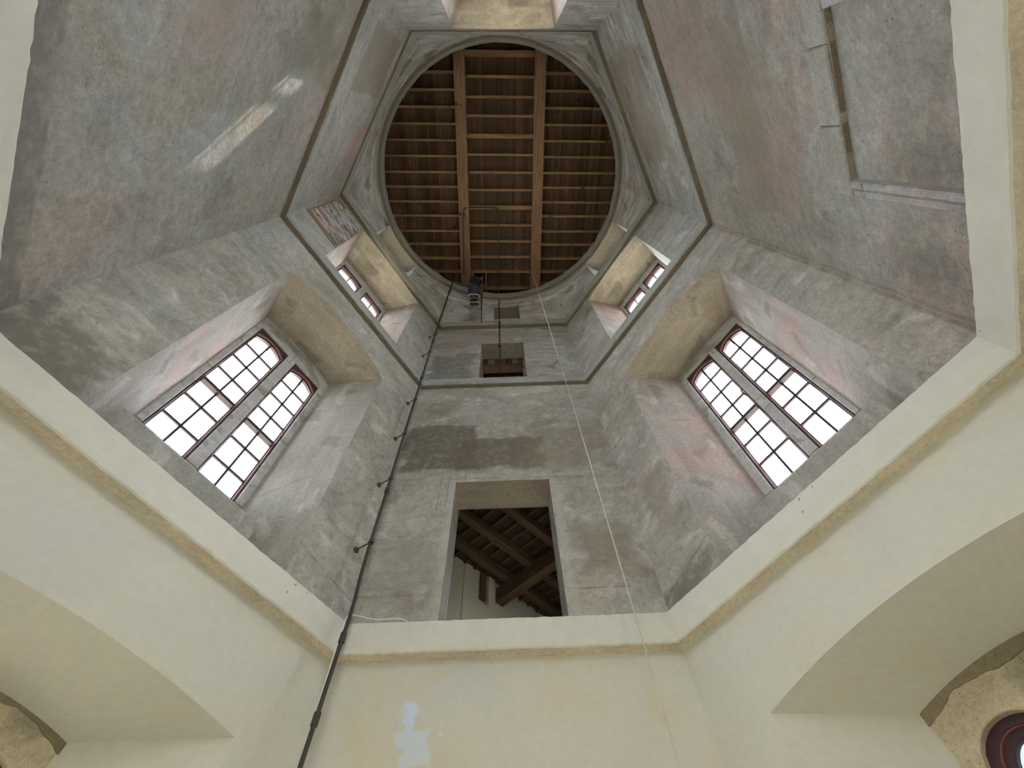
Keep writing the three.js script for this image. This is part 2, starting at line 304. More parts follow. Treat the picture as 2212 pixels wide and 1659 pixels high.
function makeWindow(tier, k) {
  const w = WIN[tier], v = w[k], g = new THREE.Group(), low = tier === 'lower', stoneMat = low ? M.sand : M.stone;
  onWall(g, k, w.a, w.d);
  const TH = tier === 'drum' ? 0.18 : 0.22, o0 = v.b[0] - 0.12, o1 = v.b[1] + 0.12, oT = v.bap + 0.12, oB = v.bottom - 0.5, [[l0, l1], [r0, r1]] = v.lights, j = 0.003;
  const lightOutline = (x0, x1, e = 0) => low ? [[x0 + e, v.bottom + e], [x1 - e, v.bottom + e], ...arch(x0 + e, x1 - e, v.spring - e, v.apex - e)] : [[x0 + e, v.bottom + e], [x1 - e, v.bottom + e], [x1 - e, v.apex - e], [x0 + e, v.apex - e]];
  const inner = (x0, x1, e) => low ? lightOutline(x0, x1, e) : [[x0 + e, v.bottom + e], [x1 - e, v.bottom + e], ...softArch(x0 + e, x1 - e, v.spring - e * 1.2, v.apex - e * 1.6 - 0.012)];
  // stones round the two lights, each its own block, over a bed of mortar
  const stone = (x0, x1, y0, y1) => { const m = part(g, 'stone', boxGeo(x1 - x0 - 2 * j, y1 - y0 - 2 * j, TH, 0.008), stoneMat); m.position.set((x0 + x1) / 2, (y0 + y1) / 2, -TH / 2 + rr(-0.004, 0.004)); };
  const column = (x0, x1, y0, y1, n) => { let y = y0; for (let i = 0; i < n; i++) { const e = i === n - 1 ? y1 : y0 + (y1 - y0) * (i + 1 + rr(-0.2, 0.2)) / n; stone(x0, x1, y, e); y = e; } };
  const rows = tier === 'grey' ? 4 : 2;
  column(o0, l0, v.bottom, v.spring, rows); column(l1, r0, v.bottom, v.spring, Math.max(1, rows - 1)); column(r1, o1, v.bottom, v.spring, rows);
  for (const [a0, a1, x0, x1] of [[l0, l1, o0, (l1 + r0) / 2], [r0, r1, (l1 + r0) / 2, o1]])
    part(g, 'stone', shapeGeo([[x0 + j, v.spring + j], [a0, v.spring + j], ...(low ? arch(a0, a1, v.spring + j, v.apex).reverse() : [[a0, v.apex], [a1, v.apex], [a1, v.spring + j]]), [x1 - j, v.spring + j], [x1 - j, oT], [x0 + j, oT]], [], TH, 0.006), stoneMat);
  part(g, 'mortar', shapeGeo([[o0, oB], [o1, oB], [o1, oT], [o0, oT]], [lightOutline(l0, l1, -0.006), lightOutline(r0, r1, -0.006)], TH - 0.03).translate(0, 0, -0.015), M.mortar);
  // sill block: a slope that ends in an upright face
  const w0 = v.f ? v.f[0] : o0, w1 = v.f ? v.f[1] : o1, f = (d) => 1 - d / w.d, sL = (d) => v.b[0] + (w0 - v.b[0]) * f(d) - 0.02, sR = (d) => v.b[1] + (w1 - v.b[1]) * f(d) + 0.02;
  const dE = w.d * (tier === 'upper' ? 0.06 : 0.64), yE = v.bottom - ({ upper: 0.2, drum: 0.1, lower: 0.3, grey: 0.3 })[tier], yB = v.bottom - ({ upper: 0.3, drum: 0.13, lower: 0.9, grey: 1.15 })[tier], q = new Q(), at2 = (s, y, d) => [s, y, w.d - d];
  q.auto(at2(sL(w.d), v.bottom, w.d + 0.02), at2(sL(dE), yE, dE), at2(sR(dE), yE, dE), at2(sR(w.d), v.bottom, w.d + 0.02));
  q.auto(at2(sL(dE), yE, dE), at2(sL(dE), yB, dE), at2(sR(dE), yB, dE), at2(sR(dE), yE, dE));
  part(g, 'sill', q.geo(), tier === 'lower' ? two(M.sand) : two(M.greyReveal));
  if (low) {                                                  // ragged mortar fillet under the plaster of the head
    const topL = niche(v.b[0] - 0.02, v.b[1] + 0.02, v.bottom, v.bsp + 0.02, v.bap + 0.02, 70).slice(2), low2 = topL.map(([x, y], i) => [x, y - 0.08 - 0.09 * fbm(x * 2.1 + k * 3, 4.3, 5)]);
    part(g, 'mortar_fillet', shapeGeo([...topL, ...low2.reverse()], [], 0.012).translate(0, 0, 0.012), M.fillet ??= tiled(plasterTile([128, 118, 96], 0.2, 0, 0.1, 15)));
  }
  // a timber casement in each light
  v.lights.forEach(([x0, x1], n) => {
    const c = new THREE.Group(); c.name = 'casement'; g.add(c); c.position.z = low ? -0.06 : -0.025;
    const fw = low ? 0.05 : 0.02, sash = low ? 0.055 : 0.022, glassMat = low && k === 1 ? M.darkGlass : M.glass;
    part(c, 'frame', shapeGeo(lightOutline(x0, x1, -0.004), [inner(x0, x1, fw)], 0.11, 0.006), M.frame);
    part(c, 'bead', shapeGeo(inner(x0, x1, fw - 0.006), [inner(x0, x1, fw + 0.007)], 0.045, 0.003).translate(0, 0, -0.012), M.bead);
    part(c, 'sash', shapeGeo(inner(x0, x1, fw), [inner(x0, x1, fw + sash)], 0.05, 0.006).translate(0, 0, -0.035), M.frame);
    const i0 = x0 + fw + sash, i1 = x1 - fw - sash, xc = (i0 + i1) / 2, yb = v.bottom + fw + sash, yt = v.apex - (low ? fw + sash : (fw + sash) * 1.6 + 0.012), ys = v.spring - (fw + sash) * (low ? 1 : 1.2), b = tier === 'grey' ? 0.016 : 0.011;
    const topAt = (x) => { const t = (x - i0) / (i1 - i0); return low ? ys + (yt - ys) * (Math.sqrt(Math.max(0, 1 - (2 * t - 1) ** 2 * 0.98)) - Math.sqrt(0.02)) : ys + (yt - ys) * (1 - (2 * t - 1) ** 2); };
    const upright = part(c, 'glazing_bar', boxGeo(v.cb ?? 1.8 * b, yt - yb + 0.01, 0.03), M.bar); upright.position.set(xc, (yb + yt) / 2, -0.06);
    v.bars.forEach((y, i) => { const tr = i === v.tr, m = part(c, tr ? 'transom' : 'glazing_bar', boxGeo(i1 - i0 + 0.01, tr ? 0.05 : v.hb ?? 2 * b, tr ? 0.08 : 0.03), tr ? M.frame : M.bar); m.position.set(xc, y, tr ? -0.05 : -0.06); });
    const ysAll = [yb, ...v.bars.filter((y) => y > yb), 99];
    for (let i = 0; i < ysAll.length - 1; i++) for (const [p0, p1] of [[i0 - 0.004, xc], [xc, i1 + 0.004]]) {
      const y0 = ysAll[i], out = [[p0, y0], [p1, y0]];
      if (ysAll[i + 1] < 90) out.push([p1, ysAll[i + 1]], [p0, ysAll[i + 1]]);
      else for (let m = 0; m <= 6; m++) { const x = p1 + (p0 - p1) * m / 6; out.push([x, Math.max(y0 + 0.01, topAt(Math.min(i1, Math.max(i0, x))) + 0.004)]); }
      part(c, 'pane', shapeGeo(out, [], 0).translate(0, 0, -0.062), glassMat);
    }
    if (tier === 'grey') { const hk = part(c, 'handle', tube([[x1 - 0.02, v.bars[3] - 0.02, 0.01], [x1 - 0.03, v.bars[3] - 0.06, 0.05], [x1 - 0.03, v.bars[3] - 0.16, 0.05], [x1 - 0.02, v.bars[3] - 0.2, 0.01]], 0.008, 16, 6), M.iron); }
  });
  // passage through the outer masonry
  const a0 = w.a + w.d + TH, px0 = l0 - 0.05, px1 = r1 + 0.05, py0 = v.bottom - 0.05, py1 = v.apex + 0.05, depth = A.shell - w.a - w.d;
  shellHoles[k].push([[px0, py0], [px1, py0], [px1, py1], [px0, py1]]);
  const e = new Q(), z0 = -(TH - 0.01), z1 = -depth - 0.02;
  if (z1 < z0) { const c4 = [[px0, py0], [px1, py0], [px1, py1], [px0, py1]]; for (let i = 0; i < 4; i++) { const [ax, ay] = c4[i], [bx, by] = c4[(i + 1) % 4]; e.auto([ax, ay, z0], [bx, by, z0], [bx, by, z1], [ax, ay, z1]); } part(g, 'outer_reveal', e.geo(), M.shellTwo ??= Object.assign(M.shell.clone(), { side: THREE.DoubleSide })); }
  windowNo++;
  const where = { grey: ['tall two-light window of white panes low in the grey stage,', 'under an arched recess on the'], upper: ['short two-light window with red frames between the two grey cornices,', 'on the'], lower: ['brown round-headed window in a cream niche at the foot of the tower,', 'at the bottom'], drum: ['small window just under the round timber ceiling,', 'on the'] }[tier];
  const side = { 5: 'left', 1: 'right', 3: 'far top wall of the photo' }[k];
  top(g, `window_${windowNo}`, `${where[0]} ${where[1]} ${k === 3 ? side : side + ' side'}`, 'window', null, 'structure');
}

// --- lower cream stage
const creamMarks = { 0: [
  { box: [-0.925, 2.3, -0.81, 2.39], col: [194, 208, 226], amt: 1, edge: 0.02, rag: 0.05, freq: 7 },
  { box: [-0.92, 2.2, -0.82, 2.32], col: [194, 208, 226], amt: 1, edge: 0.02, rag: 0.05, freq: 7 },
  { box: [-0.89, 2.12, -0.82, 2.24], col: [194, 208, 226], amt: 1, edge: 0.02, rag: 0.035, freq: 9 },
  { box: [-0.945, 2.03, -0.67, 2.165], col: [194, 208, 226], amt: 1, edge: 0.02, rag: 0.055, freq: 6 },
  { box: [-0.87, 1.93, -0.66, 2.06], col: [194, 208, 226], amt: 1, edge: 0.02, rag: 0.055, freq: 6 },
  { box: [-0.88, 1.86, -0.82, 1.97], col: [194, 208, 226], amt: 1, edge: 0.02, rag: 0.04, freq: 8 },
  { box: [-0.61, 2.11, -0.575, 2.15], col: [196, 208, 216], amt: 0.9, edge: 0.006, rag: 0.02, freq: 10 },
  { box: [-1.25, 1.2, -0.4, 2.2], col: [200, 188, 156], amt: 0.3, edge: 0.2, rag: 0.3, freq: 2 },
  { box: [0.15, 2.2, 0.75, 2.55], col: [202, 187, 154], amt: 0.28, edge: 0.15, rag: 0.25, freq: 2.5 },
  { box: [-0.2, 1.4, 0.2, 1.7], col: [202, 187, 154], amt: 0.25, edge: 0.12, rag: 0.2, freq: 2.5 } ] };
for (let k = 0; k < 6; k++) {
  const v = WIN.lower[k], hole = v ? niche(v.f[0], v.f[1], -1.2, v.sp, v.ap) : k === 3 ? [[-0.85, -1.545], [0.85, -1.545], [0.85, 1.3], [-0.85, 1.3]] : null;
  const m = greyWall(`lower${k}`, k, A.lower, H.floor, 2.85, hole, { cream: true, s: k * 7.7, yellow: k === 0 ? 0.6 : 0.3 }, creamMarks[k] ?? []);
  if (v) reveals(m, hole, niche(v.b[0], v.b[1], -1.2, v.bsp, v.bap), 0.7, [M.cream, M.cream, M.cream]);
  if (k === 3) { reveals(m, hole, hole, 1.12, [M.cream, M.cream, M.cream]); shellHoles[3].push([[-0.85, -1.545], [0.85, -1.545], [0.85, 1.3], [-0.85, 1.3]]); }  // unseen doorway, enlarged to bring more daylight into the lower stage
  top(m, `wall_${SIDE[k]}_lower`, `cream painted lower ${SIDE[k].replace('_', ' ')} wall${k === 0 ? ' with a flaked white patch' : k === 1 || k === 5 ? ' with a wide arched niche' : ''} below the belt`, 'wall', null, 'structure');
}
makeWindow('lower', 5); makeWindow('lower', 1);

// --- grey stage
const G0 = 2.95, G1 = 8.2;
const dayJoint = (x0, y0, x1, y1, amt = 0.5, w = 0.012) => ({ line: [x0, y0, x1, y1], w, col: [104, 99, 88], amt });
const greyLook = {
  0: [{ s: 3, brown: 0.35, pink: 0.1, blue: 0.35, dark: 0.55, pale: 0.9, lift: 1.07 }, [
    { box: [-1.58, 5.62, -0.5, 6.78], col: [98, 91, 79], amt: 0.82, edge: 0.05, rag: 0.2, freq: 2.2, spotty: 0.3 },
    { box: [-0.75, 5.6, 0.5, 6.36], col: [100, 92, 79], amt: 0.78, edge: 0.06, rag: 0.2, freq: 2.4, spotty: 0.35 },
    { box: [0.0, 5.75, 0.42, 6.3], col: [118, 102, 88], amt: 0.4, edge: 0.06, rag: 0.15, freq: 3 },
    { box: [0.3, 5.6, 1.5, 6.7], col: [126, 118, 100], amt: 0.45, edge: 0.15, rag: 0.35, freq: 2, spotty: 0.4 }, { box: [-1.5, 7.0, -0.9, 7.6], col: [112, 106, 96], amt: 0.45, edge: 0.15, rag: 0.35, freq: 3, spotty: 0.5 },
    { drips: [-1.3, 4.2, -0.55, 5.9], amt: 0.7 }, dayJoint(-1.75, 5.4, 1.75, 5.32, 0.55), dayJoint(-1.75, 3.48, -0.75, 3.46), dayJoint(0.55, 3.5, 1.75, 3.46),
    { box: [0.75, 3.7, 1.45, 4.4], col: [120, 108, 92], amt: 0.5, edge: 0.15, rag: 0.3 }, { box: [-1.5, 3.4, -0.8, 4.2], col: [134, 126, 114], amt: 0.25, edge: 0.1, rag: 0.2 },
    { box: [-0.82, 3.0, -0.73, 5.3], col: [180, 178, 170], amt: 0.5, edge: 0.04, rag: 0.06, spotty: 0.5 }, { box: [0.54, 3.0, 0.66, 5.3], col: [180, 178, 170], amt: 0.5, edge: 0.04, rag: 0.06, spotty: 0.5 } ]],
  1: [{ s: 11, brown: 0.35, pink: 0.25, blue: 0.3, dark: 0.5, pale: 0.85, lift: 1.05 }, [
    dayJoint(-1.7, 3.3, -0.9, 3.55, 0.6), { box: [-1.7, 3.0, -1.0, 3.4], col: [104, 98, 84], amt: 0.6, edge: 0.06, rag: 0.2, spotty: 0.6 }, dayJoint(-1.7, 5.35, -0.98, 5.6, 0.5), dayJoint(1.3, 6.9, 1.8, 6.2, 0.4), { line: [1.745, 3.0, 1.745, 8.2], w: 0.022, col: [112, 100, 82], amt: 0.6, wob: 0.02 }, { box: [-1.45, 4.0, -1.05, 4.9], col: [122, 110, 92], amt: 0.4, edge: 0.08, rag: 0.2, freq: 3 } ]],
  2: [{ s: 23, brown: 0.85, pink: 0.7, blue: 0.2, dark: 0.5, pale: 0.3, sweep: 0.4 }, [
    { box: [0.1, 6.3, 1.3, 8.0], col: [154, 128, 120], amt: 0.4, edge: 0.3, rag: 0.5, freq: 1.2 }, { line: [-1.655, 3.0, -1.655, 8.2], w: 0.018, col: [118, 104, 86], amt: 0.5, wob: 0.02 }, dayJoint(-1.3, 5.22, 0.9, 5.76, 0.4), { box: [-1.2, 5.75, 0.9, 6.3], col: [126, 113, 98], amt: 0.45, edge: 0.06, rag: 0.3, freq: 1.8, spotty: 0.4 }, { line: [-0.4, 7.0, -1.2, 6.6], w: 0.008, col: [188, 180, 168], amt: 0.6 },
    { box: [-0.6, 3.0, 0.6, 3.35], col: [104, 102, 94], amt: 0.5, edge: 0.06, rag: 0.2, spotty: 0.7 }, { box: [-1.2, 5.2, 0.6, 6.6], col: [134, 116, 100], amt: 0.4, edge: 0.25, rag: 0.4, freq: 1.4 } ]],
  4: [{ s: 37, brown: 0.6, pink: 0.45, blue: 0.7, dark: 0.4, pale: 0.3, sweep: 0.25 }, [
    dayJoint(-1.6, 3.44, 1.8, 3.45, 0.55, 0.02), { box: [-1.7, 2.9, 1.9, 3.42], col: [112, 108, 100], amt: 0.65, edge: 0.05, rag: 0.12, freq: 4, spotty: 0.5 }, dayJoint(-1.3, 5.46, 1.83, 5.6, 0.45), { line: [1.4, 3.5, 1.5, 5.7], w: 0.02, col: [166, 160, 148], amt: 0.3 },
    { box: [-0.9, 4.6, -0.2, 5.4], col: [156, 132, 124], amt: 0.4, edge: 0.2, rag: 0.35, freq: 1.6 }, { box: [-1.0, 6.6, -0.3, 8.1], col: [112, 106, 80], amt: 0.45, edge: 0.2, rag: 0.4, freq: 2 } ]],
  5: [{ s: 51, brown: 0.25, pink: 0.2, blue: 0.5, dark: 0.4, pale: 0.8, lift: 1.06 }, [
    { box: [-1.9, 2.9, -1.2, 3.7], col: [96, 92, 82], amt: 0.6, edge: 0.1, rag: 0.25, spotty: 0.5 }, dayJoint(1.0, 5.95, 1.8, 5.45, 0.5), dayJoint(0.95, 3.55, 1.8, 3.4, 0.5) ]],
  3: [{ s: 60, brown: 0.5, pink: 0.2, blue: 0.3, dark: 0.5, pale: 0.4 }, []],
};
for (let k = 0; k < 6; k++) {
  const v = WIN.grey[k];
  const hole = v ? niche(v.f[0], v.f[1], 3.0, v.sp, v.ap) : k === 0 ? niche(-0.735, 0.535, 3.0, 5.3, 5.31, 1) : k === 2 ? [[-0.66, 3.0], [0.65, 3.0], [0.65, 4.34], [-0.66, 4.38]] : null;
  const m = greyWall(`grey${k}`, k, A.grey, G0, G1, hole, ...greyLook[k]);
  if (v) reveals(m, hole, niche(v.b[0], v.b[1], 3.0, v.bsp, v.bap), 0.8, k === 5 ? [M.pinkReveal, M.greyReveal, M.headReveal] : [M.pinkReveal, M.pinkReveal, M.headReveal]);
  if (k === 0) reveals(m, hole, niche(-0.735, 0.53, 3.0, 5.3, 5.31, 1), 0.48, [M.greyReveal, M.greyReveal, M.headReveal]);
  if (k === 2) {                                             // walled-up window: a shallow panel inside a stone surround
    reveals(m, hole, hole, 0.045, [M.oldStone ??= tiled(plasterTile([158, 156, 154], 0.1, 0.35, 0.25, 14), {}, 3, 0.006), M.brownRender, M.brownRender]);
    const pan = part(m, 'panel', shapeGeo([[-0.7, 2.98], [0.69, 2.98], [0.69, 4.4], [-0.7, 4.4]], [], 0).translate(0, 0, -0.045), std({ map: W_TEX.grey2, bumpMap: bumpAt(2, 2), bumpScale: 0.01 }));
    { const uv = pan.geometry.attributes.uv, p = pan.geometry.attributes.position; for (let i = 0; i < p.count; i++) uv.setXY(i, 0.25 + p.getX(i) * 0.28, (p.getY(i) - 2.9) / 5.25); }
    const blk = (x0, x1, y0, y1, z) => { const b = part(m, 'stone', boxGeo(x1 - x0 - 0.006, y1 - y0 - 0.006, 0.1, 0.012), M.oldStone); b.position.set((x0 + x1) / 2, (y0 + y1) / 2, z - 0.05); };
    const oldM = M.oldStone; M.oldStone = M.greyReveal; blk(-0.8, -0.19, 4.37, 4.66, 0.02); blk(-0.19, 0.42, 4.36, 4.64, 0.025); blk(0.42, 0.82, 4.34, 4.6, 0.02); M.oldStone = oldM;
    blk(-0.73, -0.66, 4.22, 4.37, 0.02); blk(-0.8, -0.73, 4.22, 4.37, 0.012); blk(-0.73, -0.66, 3.0, 4.22, 0.022); blk(-0.81, -0.73, 3.0, 4.22, 0.01); blk(0.65, 0.8, 3.0, 4.34, 0.02);
  }
  const what = ['with a dark damp stain above a square opening to the roof', 'with a deep pink-edged window recess', 'mottled pink and brown with a blocked stone-framed opening', 'with a window recess above the photographer', 'plain and bluish grey without openings', 'with a deep window recess and the pipe brackets'][k];
  top(m, `wall_${SIDE[k]}_middle`, `weathered grey ${SIDE[k].replace('_', ' ')} wall of the middle stage ${what}`, 'wall', null, 'structure');
}
makeWindow('grey', 5); makeWindow('grey', 1); makeWindow('grey', 3);

// --- upper stage between the cornices
const upperLook = {
  0: [{ s: 71, brown: 0.35, pink: 0.1, blue: 0.5, dark: 0.9, pale: 0.8, sweep: 1.2 }, [{ box: [-1.6, 8.5, -0.7, 9.9], col: [98, 96, 90], amt: 0.75, edge: 0.08, rag: 0.2, freq: 3, spotty: 0.45 }, { box: [-1.5, 10.4, 0.2, 11.4], col: [138, 124, 108], amt: 0.5, edge: 0.15, rag: 0.3 }]],
  1: [{ s: 83, brown: 0.5, pink: 0.1, blue: 0.4, dark: 1, pale: 0.9, sweep: 1.1 }, []], 2: [{ s: 95, brown: 0.5, pink: 0.1, blue: 0.5, dark: 0.8, pale: 1.2, sweep: 1.4 }, [{ box: [-0.6, 9.2, 1.3, 11.4], col: [120, 106, 88], amt: 0.5, edge: 0.15, rag: 0.3, freq: 2 }]],
  3: [{ s: 107, brown: 0.3, pink: 0.05, blue: 0.5, dark: 0.7, pale: 0.9, sweep: 1.3 }, []], 4: [{ s: 119, brown: 0.5, pink: 0.5, blue: 0.4, dark: 0.35, pale: 0.3 }, [{ box: [0.3, 10.6, 1.2, 11.3], col: [170, 116, 110], amt: 0.45, edge: 0.2, rag: 0.3, freq: 2 }, { box: [-1.4, 9.3, -0.3, 11.2], col: [124, 112, 94], amt: 0.6, edge: 0.03, rag: 0.06 }]],
  5: [{ s: 131, brown: 0.35, pink: 0.25, blue: 0.5, dark: 0.5, pale: 0.4 }, []],
};
for (let k = 0; k < 6; k++) {
  const v = WIN.upper[k], hole = v ? niche(v.f[0], v.f[1], 8.74, v.sp, v.ap) : k === 0 ? niche(-0.57, 0.4, 8.36, 10.51, 10.52, 1) : null;
  const m = greyWall(`upper${k}`, k, A.upper, 8.3, 11.6, hole, ...upperLook[k]);
  if (v) reveals(m, hole, niche(v.b[0], v.b[1], 8.74, v.bsp, v.bap), 0.75, [M.upperReveal ??= Object.assign(M.pinkReveal.clone(), { color: new THREE.Color(0xe2dbd3) }), k === 1 ? M.greyReveal : M.upperReveal, M.headUpper]);
  if (k === 0) reveals(m, hole, hole, 0.4, [M.greyReveal, M.pinkReveal, M.headReveal]);
  if (k === 5) {                                             // bare masonry where the plaster has come off
    const bed = part(m, 'mortar', shapeGeo([[-1.9, 9.38], [-1.1, 9.34], [-1.1, 11.24], [-1.89, 11.26]], [], 0.02).translate(0, 0, 0.022), std({ color: 0x8a7a66 }));
    const tones = [0x8c7768, 0xa08a77, 0x786658, 0xa8988a, 0x968c82].map((c) => std({ color: c, bumpMap: bumpAt(1, 1), bumpScale: 0.01 }));
    const lime = std({ color: 0xb3b8bd, bumpMap: bumpAt(1, 1), bumpScale: 0.01 });
    for (let y = 9.4, r = 0; y < 11.18; r++) { const bh = rr(0.06, 0.095); let x = -1.88 - rr(0, 0.1);
      while (x < -1.14) { const bw = Math.min(rr(0.16, 0.32), -1.12 - x), b = part(m, 'brick', boxGeo(Math.max(0.05, bw - 0.014), bh - 0.014, 0.05, 0.008), tones[Math.floor(rnd() * 5)]); b.position.set(Math.max(-1.87, x) + bw / 2, y + bh / 2, 0.02 + rr(0, 0.03)); b.rotation.z = rr(-0.05, 0.05); x += bw; } y += bh; }
    for (let i = 0; i < 95; i++) { const t = rnd(), gL = new THREE.IcosahedronGeometry(1, 2), p = gL.attributes.position; for (let q = 0; q < p.count; q++) { const X = p.getX(q), Y = p.getY(q), Z = p.getZ(q), n = 1 + 0.35 * noise(X * 2 + i * 3, Y * 2 + Z); p.setXYZ(q, X * n, Y * n, Z); } gL.computeVertexNormals();
      const l = part(m, 'lime_patch', gL, lime); l.scale.set(rr(0.04, 0.11), rr(0.012, 0.034), rr(0.015, 0.03)); l.position.set(-1.82 + 0.66 * Math.pow(rnd(), 0.7), 9.52 + 1.64 * Math.pow(t, 0.62), 0.055); l.rotation.z = rr(-0.6, 0.25); }
  }
  const what = ['with a dark square hole that a conduit enters', 'with a window recess right of the timber ceiling', 'plain and streaked with lime', 'with a tan-headed window recess', 'plain with a pinkish edge', 'with a window recess and a patch of bare brick'][k];
  top(m, `wall_${SIDE[k]}_upper`, `grey ${SIDE[k].replace('_', ' ')} wall between the two cornices ${what}`, 'wall', null, 'structure');
}
makeWindow('upper', 5); makeWindow('upper', 1); makeWindow('upper', 3);

// --- belt and cornices: a moulding round the six walls, each side its own piece
function moulding(name, label, profile, mat, soffitMat, ex = NONE) {
  const g = new THREE.Group();
  for (let k = 0; k < 6; k++) {
    const q = new Q(), under = new Q(), n = 60, pts = profile.map(([a, h]) => { const [s0, s1] = spanOf(k, a, ex); return { a: a + ex[k], h, s0, s1 }; });
    for (let e = 0; e < pts.length; e++) {
      const p = pts[e], r = pts[(e + 1) % pts.length];
      for (let i = 0; i < n; i++) {
        const w = (o, t, e2) => { const j = t > 0 && t < 1 ? 1 : 0, [x, y, z] = at(k, o.a + j * 0.005 * noise(t * 90 + k * 9, o.h * 3 + o.a * 5), o.s0 + (o.s1 - o.s0) * t, o.h + j * 0.006 * noise(t * 80 + k * 5, o.a * 7 + o.h)); return [x, y, z]; };
        const t0 = i / n, t1 = (i + 1) / n, L = p.s1 - p.s0, v0 = p.a + p.h, v1 = v0 + Math.hypot(p.a - r.a, p.h - r.h);
        (e === 0 ? under : q).quad(w(p, t0), w(p, t1), w(r, t1), w(r, t0), [t0 * L + k * 1.7, v0], [t1 * L + k * 1.7, v0], [t1 * L + k * 1.7, v1], [t0 * L + k * 1.7, v1]);
      }
    }
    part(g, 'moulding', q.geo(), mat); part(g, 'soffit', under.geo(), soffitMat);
  }
  return top(g, name, label, 'trim', null, 'structure');
}
const bev = (a, h0, h1, deep) => [[deep, h0], [a + 0.012, h0], [a, h0 + 0.012], [a, h1 - 0.012], [a + 0.012, h1], [deep, h1]];
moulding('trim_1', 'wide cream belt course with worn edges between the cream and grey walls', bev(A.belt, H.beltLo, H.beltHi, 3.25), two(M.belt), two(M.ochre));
moulding('trim_2', 'grey cornice with a dark underside, the larger of the two hexagons', bev(A.cornice, H.c1lo, H.c1hi, 3.25), two(M.cornice), two(M.brownRender));
moulding('trim_3', 'grey cornice with a dark underside, the smaller hexagon nearest the round ceiling', bev(A.cornice2, H.c2lo, H.c2hi, 3.3), two(M.cornice), two(M.brownRender), [-0.02, 0, -0.005, 0.053, 0.035, -0.01]);

